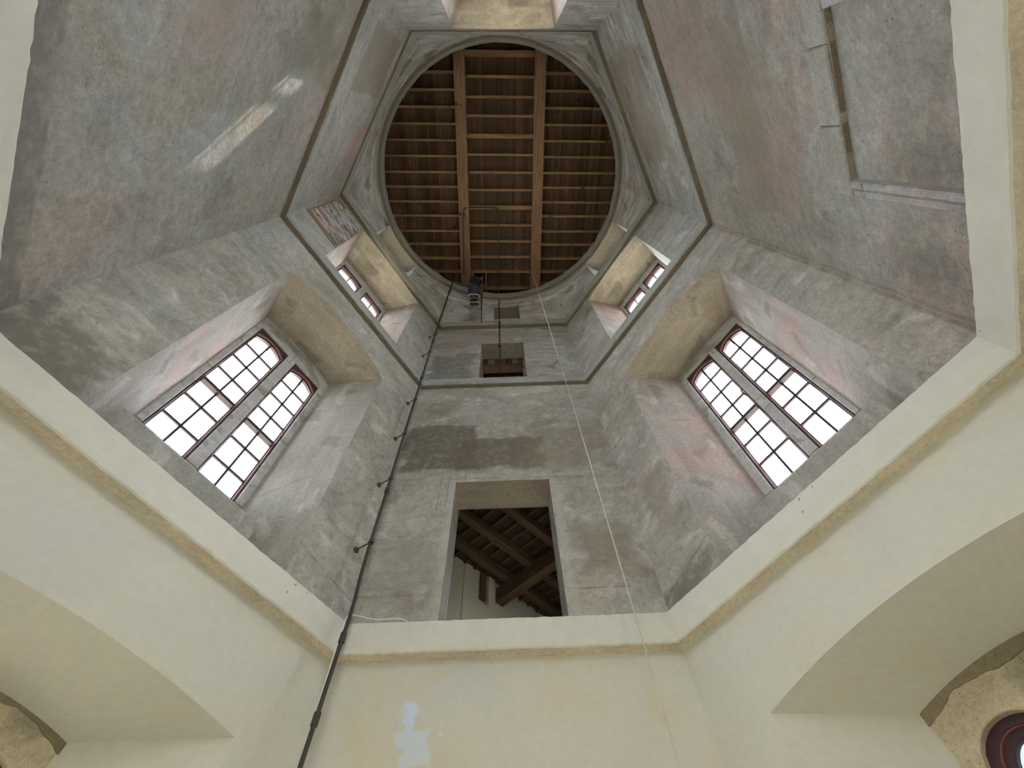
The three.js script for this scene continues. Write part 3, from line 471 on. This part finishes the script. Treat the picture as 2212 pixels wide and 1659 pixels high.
// --- drum: from the hexagon above the upper cornice to a circle
const RC = [-0.02, 0.2], RX = 3.03, RZ = 3.02;
{
  const rHex = (th) => { let r = 99; for (let k = 0; k < 6; k++) { const d = Math.sin(th) * N[k][0] - Math.cos(th) * N[k][1]; if (d > 0.05) r = Math.min(r, (3.06 + OFF[k]) / d); } return r; };
  const rCirc = (th) => { const dx = Math.sin(th), dz = -Math.cos(th), a = dx * dx / RX ** 2 + dz * dz / RZ ** 2, b = -2 * dz * RC[1] / RZ ** 2 - 2 * dx * RC[0] / RX ** 2, c = RC[1] ** 2 / RZ ** 2 + RC[0] ** 2 / RX ** 2 - 1; return (-b + Math.sqrt(b * b - 4 * a * c)) / (2 * a); };
  const surf = (th, h) => { const t = clamp01((h - H.c2hi) / (H.ring + 0.02 - H.c2hi)), f = Math.sin(t * Math.PI / 2), r = rHex(th) * (1 - f) + rCirc(th) * f; return [Math.sin(th) * r, h + EY, -Math.cos(th) * r]; };
  const nich = [[5, ...WIN.drum[5].f, 11.86, 12.95], [1, ...WIN.drum[1].f, 11.86, 12.95], [3, ...WIN.drum[3].f, 11.86, 12.95], [0, -0.3, 0.375, 11.9, 12.5]].map(([k, s0, s1, b, t]) => {
    const th = (s) => { const [x, , z] = at(k, 2.95, s, 0); let a = Math.atan2(x, -z); return a < 0 ? a + 2 * Math.PI : a; };
    return { k, s0, s1, b, t, a0: th(s0), a1: th(s1) };
  });
  const inN = (th, h) => nich.find((n) => h > n.b && h < n.t && (n.a0 < n.a1 ? th > n.a0 && th < n.a1 : th > n.a0 || th < n.a1));
  const ths = new Set([0, 2 * Math.PI]); for (let i = 0; i < 132; i++) ths.add(i / 132 * 2 * Math.PI); for (let k = 0; k < 6; k++) { const [x, z] = cornerXZ(k, 3.06); let a = Math.atan2(x, -z); ths.add(a < 0 ? a + 2 * Math.PI : a); } for (const n of nich) { ths.add(n.a0); ths.add(n.a1); }
  const TH = [...ths].sort((a, b) => a - b), HS = [11.75, 11.86, 11.9, 12.1, 12.3, 12.5, 12.65, 12.8, 12.95, 13.05];
  const pos = [], uv = [], idx = [];
  TH.forEach((th) => HS.forEach((h) => { pos.push(...surf(th, Math.max(h, 11.75))); uv.push(th * 3, h); }));
  for (let i = 0; i < TH.length - 1; i++) for (let j = 0; j < HS.length - 1; j++) { if (inN((TH[i] + TH[i + 1]) / 2, (HS[j] + HS[j + 1]) / 2)) continue; const a = i * HS.length + j, b = a + HS.length; idx.push(a, b, b + 1, a, b + 1, a + 1); }
  const g = new THREE.BufferGeometry(); g.setAttribute('position', new THREE.Float32BufferAttribute(pos, 3)); g.setAttribute('uv', new THREE.Float32BufferAttribute(uv, 2)); g.setIndex(idx); g.computeVertexNormals();
  const drum = new THREE.Mesh(g, M.drum);
  for (const n of nich) {
    const L = new Q(), R = new Q(), Hd = new Q(), Bt = new Q(), back = n.k === 0 ? [n.s0, n.s1, 3.15] : [...WIN.drum[n.k].b, 3.39], rows = HS.filter((h) => h >= n.b - 1e-6 && h <= n.t + 1e-6);
    const cols = TH.filter((t) => n.a0 < n.a1 ? t >= n.a0 - 1e-9 && t <= n.a1 + 1e-9 : t >= n.a0 - 1e-9 || t <= n.a1 + 1e-9).sort((a, b) => ((a - n.a0 + 7) % 6.2831853) - ((b - n.a0 + 7) % 6.2831853));
    const rel = (t) => { const f = (x) => (x - n.a0 + 2 * Math.PI + 1e-9) % (2 * Math.PI); return f(t) / f(n.a1); };
    const bk = (t, h) => at(n.k, back[2], back[0] + (back[1] - back[0]) * t, h);
    for (let j = 0; j < rows.length - 1; j++) { L.auto(surf(n.a0, rows[j]), bk(0, rows[j]), bk(0, rows[j + 1]), surf(n.a0, rows[j + 1])); R.auto(surf(n.a1, rows[j]), bk(1, rows[j]), bk(1, rows[j + 1]), surf(n.a1, rows[j + 1])); }
    cols.sort((a, b) => rel(a) - rel(b));
    for (let i = 0; i < cols.length - 1; i++) { Hd.auto(surf(cols[i], n.t), surf(cols[i + 1], n.t), bk(rel(cols[i + 1]), n.t), bk(rel(cols[i]), n.t)); Bt.auto(surf(cols[i], n.b), surf(cols[i + 1], n.b), bk(rel(cols[i + 1]), n.b), bk(rel(cols[i]), n.b)); }
    part(drum, 'reveal', L.geo(), two(M.greyReveal)); part(drum, 'reveal', R.geo(), two(M.greyReveal)); part(drum, 'reveal_head', Hd.geo(), two(n.k === 0 ? M.brownRender : M.headUpper)); part(drum, 'reveal_floor', Bt.geo(), two(M.greyReveal));
    if (n.k === 0) { const B = new Q(); B.auto(bk(0, n.b), bk(1, n.b), bk(1, n.t), bk(0, n.t)); part(drum, 'panel', B.geo(), two(M.greyReveal)); }
  }
  top(drum, 'wall_drum', 'dark grey plaster drum rounding off the hexagon under the timber ceiling', 'wall', null, 'structure');
  const ring = new THREE.Mesh(new THREE.LatheGeometry([[2.955, 13.0], [2.94, 13.015], [2.938, 13.2], [2.935, 13.37], [2.95, 13.385], [3.5, 13.385]].map(([r, h]) => new THREE.Vector2(r, h)), 120), two(M.cornice));
   ring.position.set(RC[0], EY, RC[1]);
  { const p = ring.geometry.attributes.position; for (let i = 0; i < p.count; i++) { const a = Math.atan2(p.getX(i), p.getZ(i)), r = Math.hypot(p.getX(i), p.getZ(i)); if (r < 3.1) { const m = 1 + 0.004 * noise(Math.cos(a) * 12, Math.sin(a) * 12 + p.getY(i)); p.setX(i, p.getX(i) * m); p.setZ(i, p.getZ(i) * m); if (p.getY(i) > 13.3) p.setY(i, p.getY(i) - 0.05 * Math.round(2.2 * Math.abs(noise(Math.cos(a) * 9 + 4, Math.sin(a) * 9)))); } } ring.geometry.computeVertexNormals(); const uvr = ring.geometry.attributes.uv; for (let i = 0; i < uvr.count; i++) uvr.setXY(i, uvr.getX(i) * 18, uvr.getY(i) * 1.3); }
  const sof = part(ring, 'soffit', new THREE.RingGeometry(2.95, 3.5, 120, 1).rotateX(Math.PI / 2).translate(0, 13.0, 0), two(M.brownRender));
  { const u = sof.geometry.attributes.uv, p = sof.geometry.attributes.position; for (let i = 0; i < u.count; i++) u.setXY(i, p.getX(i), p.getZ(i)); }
  top(ring, 'trim_4', 'pale round rim of plaster encircling the timber ceiling', 'trim', null, 'structure');
}
makeWindow('drum', 5); makeWindow('drum', 1); makeWindow('drum', 3);

// --- timber ceiling: two beams, joists and boards
{
  const c = new THREE.Group(), yP = 13.66, R = 3.34, put = (name, geo, mat, x, h, z) => { const m = part(c, name, geo, mat); m.position.set(x, h + EY, z); return m; };
  for (const x of [-0.98, 0.935]) put('beam', boxGeo(0.26, 0.34, 5.72, 0.015, 'z'), M.beam, x, 13.47, 0.2).rotation.y = x < 0 ? 0.002 : -0.006;
  const joist = (x0, x1, z, d = 0.055) => put('joist', boxGeo(x1 - x0, 0.2, d, 0.005, 'x'), M.joist, (x0 + x1) / 2, 13.54, z);
  const wide = (z) => Math.sqrt(Math.max(0.1, 3.2 ** 2 - (z - 0.15) ** 2));
  for (const [i, z] of [2.49, 2.07, 1.67, 1.23, 0.81, 0.4, -0.02, -0.45, -0.9, -1.32, -1.74, -2.15].entries()) joist(-0.85, 0.805, z, i === 3 || i === 7 ? 0.1 : 0.055);
  joist(-0.85, 0.805, 2.95, 0.12); joist(-0.85, 0.805, -2.63, 0.06);
  for (const z of [2.57, 2.21, 1.85, 1.49, 1.13, 0.77, 0.4, 0.05, -0.31, -0.66, -1.05, -1.4, -1.78, -2.15, -2.5]) { joist(-wide(z), -1.11, z); joist(1.065, wide(z - 0.0), z); }
  for (let x = -3.2, i = 0; x < 3.2; x += 0.083, i++) {       // boards run from front to back
    const z0 = -Math.sqrt(Math.max(0, R * R - x * x)) + 0.15, z1 = -z0 + 0.3, w = 0.077; if (z1 - z0 < 0.3) continue;
    const inHatch = x > -0.84 && x < -0.44, inBay = x > -0.85 && x < 0.81, a = inHatch ? -2.16 : inBay ? -2.66 : z0, b = inBay ? 2.98 : z1;
    put('plank', boxGeo(w, 0.025, b - a, 0.004, 'z'), M.plank[Math.floor(rnd() * 4)], x + w / 2, yP + rr(-0.003, 0.003), (a + b) / 2);
  }
  for (let i = 0; i < 5; i++) put('short_board', boxGeo(0.06, 0.06, 0.4, 0.004, 'z'), M.joist, -0.55 + i * 0.28, 13.6, 3.2);
  c.position.y = 0.13; c.scale.set(1.009, 1, 1.009); c.position.z = -0.01;
  top(c, 'ceiling', 'dark timber ceiling of boards on joists and two heavy beams inside the round rim', 'ceiling', null, 'structure');
  // masonry round and roof above the ceiling
  const w = new THREE.Mesh(new THREE.CylinderGeometry(3.4, 3.4, 1.0, 64, 1, true), two(M.sand)); w.position.set(0, 13.85 + EY, 0.2); top(w, 'wall_loft', 'rough masonry behind the joist ends above the plaster rim', 'wall', null, 'structure');
  const roof = new THREE.Mesh(new THREE.CylinderGeometry(5.2, 5.2, 0.2, 48), M.joist); roof.position.set(0, 14.35 + EY, 0); top(roof, 'roof', 'timber roof deck above the timber ceiling seen in the gaps', 'roof', null, 'structure');
}

// --- outer masonry, floor, ground
{
  const g = new THREE.Group();
  shellHoles[0].push([[-0.735, 3.0], [0.53, 3.0], [0.53, 5.31], [-0.735, 5.31]], [[-0.57, 8.6], [0.4, 8.6], [0.4, 10.52], [-0.57, 10.52]]);
  for (let k = 0; k < 6; k++) {
    const a = k === 0 ? 3.5 : A.shell, [s0, s1] = k === 0 ? [-2.6, 2.6] : spanOf(k, A.shell);
    const m = part(g, 'outer_face', shapeGeo([[s0, -1.75], [s1, -1.75], [s1, 14.4], [s0, 14.4]], shellHoles[k], 0), two(M.shell)); onWall(m, k, a);
  }
  top(g, 'wall_outer', 'outer masonry of the tower behind the window recesses', 'wall', null, 'structure');
  const fl = new THREE.Mesh(new THREE.CylinderGeometry(4.6, 4.6, 0.2, 48), M.floor); fl.position.set(0, -0.1, 0); top(fl, 'floor', 'warm brown floor at the foot of the tower', 'floor', null, 'structure');
  const gr = new THREE.Mesh(new THREE.CircleGeometry(160, 64), M.ground); gr.rotation.x = -Math.PI / 2; gr.position.y = -0.25; top(gr, 'ground', 'pale gravel ground outside the tower windows', 'ground', null, 'structure');
}

// --- roof space behind the square opening in the front wall
{
  const c45 = Math.SQRT1_2, uw = (u, w, h) => [c45 * (u + w), h + EY, c45 * (w - u)];   // u runs away to the right, w towards the tower
  const g = new THREE.Group(), bar = (name, u0, u1, w0, w1, h0, h1, mat, along) => { const m = part(g, name, boxGeo(u1 - u0, h1 - h0, w1 - w0, 0.006, along), mat); m.position.set(...uw((u0 + u1) / 2, (w0 + w1) / 2, (h0 + h1) / 2)); m.rotation.y = Math.PI / 4; return m; };
  const uLo = (w) => Math.max(w + 5.25, -2.3 - w), uHi = (w) => 2.55 - w;
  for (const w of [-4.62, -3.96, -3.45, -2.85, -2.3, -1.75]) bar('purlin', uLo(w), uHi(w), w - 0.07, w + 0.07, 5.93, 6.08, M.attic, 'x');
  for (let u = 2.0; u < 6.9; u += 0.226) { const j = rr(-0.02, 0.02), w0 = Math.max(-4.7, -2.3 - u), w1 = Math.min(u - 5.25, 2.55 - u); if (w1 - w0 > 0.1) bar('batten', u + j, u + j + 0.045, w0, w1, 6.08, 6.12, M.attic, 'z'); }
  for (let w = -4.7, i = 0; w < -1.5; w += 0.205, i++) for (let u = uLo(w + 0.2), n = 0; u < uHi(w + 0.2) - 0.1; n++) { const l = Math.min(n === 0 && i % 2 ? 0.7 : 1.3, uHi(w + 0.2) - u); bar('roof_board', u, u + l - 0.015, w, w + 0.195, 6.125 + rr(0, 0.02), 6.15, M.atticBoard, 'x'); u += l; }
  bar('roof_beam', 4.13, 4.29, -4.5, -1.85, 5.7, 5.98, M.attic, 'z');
  bar('post', 3.9, 4.05, -4.3, -4.22, 5.5, 6.08, M.cream, 'y'); bar('socket_shade', 3.74, 3.86, -4.3, -4.24, 5.55, 6.08, M.attic, 'y');  // dark bar stands in for the shaded socket beside the post
  top(g, 'attic_roof', 'dark boarded roof with purlins and a heavy beam seen through the square opening', 'roof', null, 'structure');
  const wl = new THREE.Group();
  const slab = (u0, u1, w0, w1, h0, h1, mat) => { const m = part(wl, 'wall_panel', boxGeo(u1 - u0, h1 - h0, w1 - w0, 0.004), mat); m.position.set(...uw((u0 + u1) / 2, (w0 + w1) / 2, (h0 + h1) / 2)); m.rotation.y = Math.PI / 4; };
  slab(2.2, 3.4, -4.75, -4.31, 1.5, 6.12, M.cream); slab(3.4, 7.0, -4.75, -4.29, 1.5, 6.12, M.cream);
  const wall = (x0, x1, h0, h1, z0, z1, mat) => { const m = part(wl, 'wall_panel', boxGeo(x1 - x0, h1 - h0, z1 - z0, 0.004), mat); m.position.set((x0 + x1) / 2, (h0 + h1) / 2 + EY, (z0 + z1) / 2); };
  wall(-1.85, -1.65, 1.5, 6.4, -7.2, -3.55, M.cream); wall(1.85, 2.05, 1.5, 3.7, -9.4, -3.55, M.cream); wall(1.85, 2.05, 4.2, 6.4, -9.4, -3.55, M.cream); wall(1.85, 2.05, 3.7, 4.2, -9.4, -5.4, M.cream); wall(1.85, 2.05, 3.7, 4.2, -4.4, -3.55, M.cream);  // unseen slot left open in the right side, added to let daylight in
  wall(-1.9, 2.05, 1.4, 1.6, -9.4, -3.55, M.cream); wall(-1.9, 2.05, 6.25, 6.4, -9.4, -3.56, M.attic);
  top(wl, 'wall_attic', 'dim cream wall of the roof space below the boarded roof', 'wall', null, 'structure');
}
// --- void behind the small upper opening
{
  const g = new THREE.Group();
  const b = (name, w, h, d, s, y, dd, mat) => { const m = part(g, name, boxGeo(w, h, d, 0.01), mat); m.position.set(s, y, -dd - d / 2); };
  onWall(g, 0, A.upper, 0.4);
  b('lintel', 1.1, 0.12, 0.12, -0.085, 10.62, 0.0, std({ color: 0x6b4c38, bumpMap: bumpAt(2, 2), bumpScale: 0.02 }));
  for (let i = 0; i < 7; i++) { const m = part(g, 'rubble', boxGeo(rr(0.1, 0.18), rr(0.07, 0.1), 0.14, 0.02), std({ color: [0x7a5238, 0x9a938a, 0x86664a, 0x857c70][i % 4] })); m.position.set(-0.52 + i * 0.145, 10.56, -0.07 - rr(0, 0.04)); m.rotation.z = rr(-0.3, 0.3); }
  b('slab', 1.1, 0.1, 0.25, -0.085, 10.62, 0.16, std({ color: 0x9c8570 }));
  for (const x of [-0.6, 0.43]) for (let i = 0; i < 9; i++) { const m = part(g, 'rubble', boxGeo(0.1, rr(0.15, 0.22), 0.3, 0.02), std({ color: [0x94897e, 0x7d6f66, 0x8d6f68][i % 3] })); m.position.set(x + rr(-0.02, 0.02), 8.7 + i * 0.2, -0.16); }
  b('back', 2.2, 2.6, 0.1, -0.1, 9.7, 1.1, M.sand); b('side', 0.1, 2.6, 1.2, -1.1, 9.7, 0.02, M.sand); b('side', 0.1, 2.6, 1.2, 0.9, 9.7, 0.02, M.sand); b('cover', 2.2, 0.1, 1.2, -0.1, 11.0, 0.02, M.beam); b('base', 2.2, 0.1, 1.2, -0.1, 8.45, 0.02, M.sand);
  b('rafter', 2.0, 0.22, 0.16, -0.1, 10.72, 0.55, M.beam); b('rafter', 2.0, 0.12, 0.1, -0.1, 10.4, 0.9, M.beam);
  top(g, 'wall_cavity', 'rough broken masonry and timber inside the small upper opening', 'wall', null, 'structure');
}

// ---------------------------------------------------------------- things
// iron pipe up the front left corner
{
  const g = new THREE.Group(), X = (h) => (h < 11.5 ? -1.44 - 0.014 * (h - 4) : -1.545 + 0.13 * (h - 11.5)), Z = (h) => (h < 11.5 ? -2.835 - 0.007 * (h - 4) : -2.887 + 0.335 * (h - 11.5));
  const px = (h) => (h < 3.6 ? -1.375 - 0.018 * (h - 2.7) * 2 : X(h)), pz = (h) => (h < 3.6 ? -2.72 - 0.06 * (h - 2.7) * 2 : Z(h));
  const line = [-1.55, 0, 1.5, 2.6, 3.1, 3.6, 5, 6.5, 8, 9.5, 11, 11.45, 11.55, 12.2, 12.7, 13.1, 13.5].map((h) => [px(h), h + EY, pz(h)]);
  part(g, 'pipe', tube(line, 0.0175, 120, 10), M.iron);
  for (const h of [2.05, 4.85, 8.15, 2.75, 10.1]) part(g, 'coupling', cyl([px(h), h + EY - 0.045, pz(h)], [px(h), h + EY + 0.045, pz(h)], 0.026), M.iron);
  for (const h of [3.97, 5.1, 6.2, 7.3, 9.43, 10.52]) {
    const p = [px(h), h + EY, pz(h)], w = at(5, A[h > 8.3 ? 'upper' : 'grey'], 0, h), k = 5, a = A[h > 8.3 ? 'upper' : 'grey'] + OFF[5], q = N[5][0] * p[0] + N[5][1] * p[2], f = [p[0] + N[k][0] * (a - q), p[1], p[2] + N[k][1] * (a - q)];
    const br = new THREE.Group(); br.name = 'bracket'; g.add(br);
    part(br, 'arm', cyl(p, f, 0.0075, 8), M.rust); part(br, 'clip', cyl([p[0], p[1] - 0.015, p[2]], [p[0], p[1] + 0.015, p[2]], 0.027), M.iron);
    part(br, 'foot', cyl([f[0] - N[k][0] * 0.02, f[1], f[2] - N[k][1] * 0.02], f, 0.032), M.rust);
  }
  top(g, 'iron_pipe', 'thin dark iron pipe on brackets climbing the left front corner', 'pipe');
}
// conduit on the ceiling that drops into the small opening
{
  const g = new THREE.Group(), y = 13.54 + EY;
  part(g, 'tube', tube([[-1.04, 13.41 + EY, -2.2], [-1.03, 13.41 + EY, -1.6], [-0.99, 13.41 + EY, -0.55], [-0.97, 13.41 + EY, -0.47], [-0.9, y - 0.1, -0.46], [-0.8, y, -0.46], [-0.16, y, -0.46], [-0.085, y, -0.5], [-0.08, y, -0.58], [-0.075, y, -1.6], [-0.07, y, -2.72], [-0.068, y - 0.06, -2.79], [-0.065, y - 0.2, -2.8], [-0.06, 12.2 + EY, -2.85], [-0.05, 11.3 + EY, -2.88], [-0.045, 10.6 + EY, -2.95], [-0.04, 10.35 + EY, -3.05], [-0.035, 10.1 + EY, -3.35], [-0.03, 9.8 + EY, -3.6]], 0.017, 220, 8), M.iron);
  for (const [h, z] of [[11.25, -2.885], [11.05, -2.9], [10.3, -3.09]]) part(g, 'coupling', cyl([-0.048, h + EY - 0.04, z], [-0.048, h + EY + 0.04, z], 0.032), M.iron);
  top(g, 'conduit', 'thin dark conduit running under the ceiling boards and dropping into the small opening', 'conduit');
}
// bell rope
{
  const pts = []; for (let i = 0; i <= 10; i++) { const t = i / 10; pts.push([0.84 + 0.22 * t + 0.02 * Math.sin(t * 3.1), EY + 13.3 - 14.4 * t, -2.07 - 0.12 * t]); }
  top(new THREE.Mesh(tube(pts, 0.005, 100, 6), M.rope), 'bell_rope', 'thin pale rope hanging down from the right ceiling beam', 'rope');
}
// white wire on the belt
{
  const b = at(0, A.belt, -1.02, H.beltHi + 0.012), c = at(0, A.belt - 0.01, -1.3, H.beltHi + 0.02);
  top(new THREE.Mesh(tube([[...at(0, 2.98, -0.95, H.beltHi + 0.012)], b, c, [-1.42, H.beltHi + EY, -2.82], [-1.425, 2.9 + EY, -2.79], [-1.42, 2.7 + EY, -2.77], [-1.4, 1.5 + EY, -2.75], [-1.39, -0.5 + EY, -2.75]], 0.006, 90, 6), M.wire), 'white_wire', 'thin white wire lying on the cream belt and running down beside the pipe', 'wire');
}
// hatch beside the left beam, ladder and the person on it
{
  const g = new THREE.Group(), y = 13.68 + EY, b = (name, w, h, d, x, yy, z) => { const m = part(g, name, boxGeo(w, h, d, 0.005, d > w ? 'z' : 'x'), M.joist); m.position.set(x, yy, z); };
  b('side', 0.05, 0.2, 0.44, -0.84 + 0.03, y, -2.4); b('side', 0.04, 0.2, 0.44, -0.43, y, -2.4); b('end', 0.4, 0.16, 0.04, -0.62, y, -2.2); b('end', 0.4, 0.16, 0.04, -0.62, y, -2.59);
  top(g, 'hatch_frame', 'narrow timber frame of the open hatch at the ceiling edge beside the left beam', 'hatch');
  const l = new THREE.Group(), mat = std({ color: 0x4a3626 }), s = (x) => part(l, 'rail', cyl([-0.5, 11.62 + EY, x], [-0.53, 13.56 + EY, x], 0.018), mat);
  s(-2.62); s(-2.27);
  for (let i = 0; i < 7; i++) { const h = 11.74 + i * 0.28, x = -0.5 - 0.03 * (h - 11.62) / 2.38; part(l, 'rung', cyl([x, h + EY, -2.62], [x, h + EY, -2.27], 0.013), mat); }
  part(l, 'stay', cyl([-0.5, 11.7 + EY, -2.62], [-0.5, 11.7 + EY, -3.06], 0.01), M.iron);
  top(l, 'ladder', 'slim dark ladder hanging from the ceiling hatch behind the climbing person', 'ladder');
}
function field(sd, c, half, res) {                           // mesh of the surface where the distance sd is zero
  const mc = new MarchingCubes(res, new THREE.MeshStandardMaterial(), false, false, 60000); mc.isolation = 0;
  for (let z = 0; z < res; z++) for (let y = 0; y < res; y++) for (let x = 0; x < res; x++) { const f = (v) => (v - res / 2) / (res / 2) * half; mc.field[x + y * res + z * res * res] = -sd(c[0] + f(x), c[1] + f(y), c[2] + f(z)); }
  mc.update();
  const n = mc.count, g = new THREE.BufferGeometry(), p = new Float32Array(n * 3);
  for (let i = 0; i < n; i++) { p[i * 3] = mc.positionArray[i * 3] * half + c[0]; p[i * 3 + 1] = mc.positionArray[i * 3 + 1] * half + c[1]; p[i * 3 + 2] = mc.positionArray[i * 3 + 2] * half + c[2]; }
  g.setAttribute('position', new THREE.BufferAttribute(p, 3)); g.setAttribute('normal', new THREE.BufferAttribute(mc.normalArray.slice(0, n * 3), 3));
  g.computeVertexNormals(); return g;
}
const cap = (a, b, ra, rb) => (x, y, z) => { const ux = b[0] - a[0], uy = b[1] - a[1], uz = b[2] - a[2], px = x - a[0], py = y - a[1], pz = z - a[2], t = clamp01((px * ux + py * uy + pz * uz) / (ux * ux + uy * uy + uz * uz)); return Math.hypot(px - ux * t, py - uy * t, pz - uz * t) - (ra + (rb - ra) * t); };
const join = (list, k) => (x, y, z) => { let s = 0; for (const f of list) s += Math.exp(-f(x, y, z) / k); return -k * Math.log(s + 1e-30); };
{
  // standing on the ladder with the face to the wall, left foot a rung lower, hands on the rails
  const fy = 11.74 + EY, g = new THREE.Group(), O = [-0.73, fy, -2.445]; g.position.set(...O); g.rotation.y = -Math.PI / 2;
  const J = { hip: [0, 0.88, 0.02], chest: [0, 1.22, 0.01], neck: [0, 1.42, 0.0], head: [0, 1.56, -0.03], hL: [-0.09, 0.86, 0.02], hR: [0.09, 0.86, 0.02], kL: [-0.1, 0.47, -0.03], kR: [0.1, 0.5, -0.1], aL: [-0.1, 0.08, 0.02], aR: [0.09, 0.11, 0.03], sL: [-0.17, 1.36, 0.01], sR: [0.17, 1.36, 0.01], eL: [-0.24, 1.12, -0.02], eR: [0.24, 1.2, 0.0], wL: [-0.17, 1.18, -0.13], wR: [0.16, 1.4, -0.13] };
  const hand = (w, s) => { const out = [cap(w, [w[0], w[1] + 0.06, w[2] - 0.02], 0.03, 0.036)]; for (let i = 0; i < 4; i++) { const y = w[1] + 0.02 + i * 0.02, L = [0.05, 0.058, 0.06, 0.055][i]; out.push(cap([w[0] + s * 0.02, y, w[2] - 0.04], [w[0] - s * 0.01, y, w[2] - 0.04 - L * 0.5], 0.009, 0.008), cap([w[0] - s * 0.01, y, w[2] - 0.04 - L * 0.5], [w[0] - s * 0.035, y, w[2] - 0.045], 0.008, 0.007)); } out.push(cap([w[0] - s * 0.02, w[1] + 0.03, w[2]], [w[0] - s * 0.045, w[1] + 0.075, w[2] - 0.03], 0.011, 0.009)); return out; };
  const legs = [cap(J.hL, J.kL, 0.083, 0.056), cap(J.kL, J.aL, 0.056, 0.04), cap(J.hR, J.kR, 0.083, 0.056), cap(J.kR, J.aR, 0.056, 0.04)];
  const arms = [cap(J.sL, J.eL, 0.052, 0.042), cap(J.eL, J.wL, 0.042, 0.029), cap(J.sR, J.eR, 0.052, 0.042), cap(J.eR, J.wR, 0.042, 0.029)];
  const trunk = [cap(J.hip, J.chest, 0.12, 0.125), cap([-0.1, 1.32, 0.01], [0.1, 1.32, 0.01], 0.1, 0.1), cap(J.chest, J.neck, 0.1, 0.055)];
  const head = [cap(J.neck, J.head, 0.05, 0.06), cap([0, 1.6, 0.0], [0, 1.53, -0.03], 0.092, 0.068), cap([0, 1.555, -0.11], [0, 1.535, -0.125], 0.012, 0.016), cap([-0.09, 1.56, 0.0], [-0.088, 1.59, 0.0], 0.014, 0.016), cap([0.09, 1.56, 0.0], [0.088, 1.59, 0.0], 0.014, 0.016)];
  const skin = std({ color: 0xa97f68, roughness: 0.7 }), inflate = (f, d) => (x, y, z) => f(x, y, z) - d;
  part(g, 'body', field(join([...legs, ...arms, ...trunk, ...head, cap(J.aL, [-0.1, 0.03, -0.1], 0.035, 0.03), cap(J.aR, [0.09, 0.06, -0.09], 0.035, 0.03), ...hand(J.wL, -1), ...hand(J.wR, 1)], 0.012), [0, 0.85, 0], 0.92, 120), skin);
  part(g, 'trousers', field((x, y, z) => Math.max(inflate(join([...legs, cap([-0.05, 0.92, 0.02], [0.05, 0.92, 0.02], 0.12, 0.12)], 0.03), 0.016)(x, y, z), 0.09 - y + (x > 0 ? 0.03 : 0)), [0, 0.52, 0], 0.6, 72), std({ color: 0x2a3038, roughness: 0.9 }));
  part(g, 'jacket', field((x, y, z) => Math.max(inflate(join([...trunk, ...arms], 0.03), 0.02)(x, y, z), 0.84 - y, y - 1.45), [0, 1.15, 0], 0.5, 72), std({ color: 0x16181b, roughness: 0.9 }));
  part(g, 'hair', field((x, y, z) => Math.max(cap([0, 1.61, 0.012], [0, 1.56, 0.02], 0.1, 0.09)(x, y, z), -0.045 - z - (y - 1.6) * 0.6), [0, 1.58, 0], 0.16, 40), std({ color: 0x1d1510 }));
  for (const [a, h] of [[J.aL, 0], [J.aR, 0.03]]) {
    const s = new THREE.Group(); s.name = 'shoe'; g.add(s);
    part(s, 'upper', field((x, y, z) => Math.max(join([cap([a[0], a[1] - 0.005, a[2] + 0.015], [a[0], h + 0.045, -0.14 + a[2]], 0.05, 0.036), cap(a, [a[0], a[1] + 0.05, a[2]], 0.046, 0.044)], 0.015)(x, y, z), h + 0.022 - y), [a[0], h + 0.08, a[2] - 0.06], 0.17, 44), std({ color: 0x22252a, roughness: 0.8 }));
    const so = new THREE.Shape(); so.absellipse(0, 0, 0.046, 0.055, 0, Math.PI); so.quadraticCurveTo(-0.052, -0.1, -0.042, -0.17); so.absellipse(0, -0.17, 0.044, 0.05, Math.PI, Math.PI * 2); so.quadraticCurveTo(0.05, -0.1, 0.046, 0);
    const sg = new THREE.ExtrudeGeometry(so, { depth: 0.022, bevelEnabled: true, bevelSize: 0.006, bevelThickness: 0.006, bevelSegments: 2, curveSegments: 10 }); sg.rotateX(Math.PI / 2); sg.translate(a[0], h + 0.026, a[2] + 0.01);
    sg.rotateX(0); part(s, 'sole', sg, std({ color: 0xd8d4cc, roughness: 0.7 })); const og = sg.clone(); og.translate(-a[0], -h, -a[2] + 0.065); og.scale(0.86, 0.4, 0.9); og.translate(a[0], h - 0.004, a[2] - 0.065); part(s, 'outsole', og, std({ color: 0x2f2c29 }));
  }
  top(g, 'person', 'person in dark jacket and jeans with white-soled shoes on the ladder under the ceiling hatch', 'person');
}
renderer.render(scene, camera);
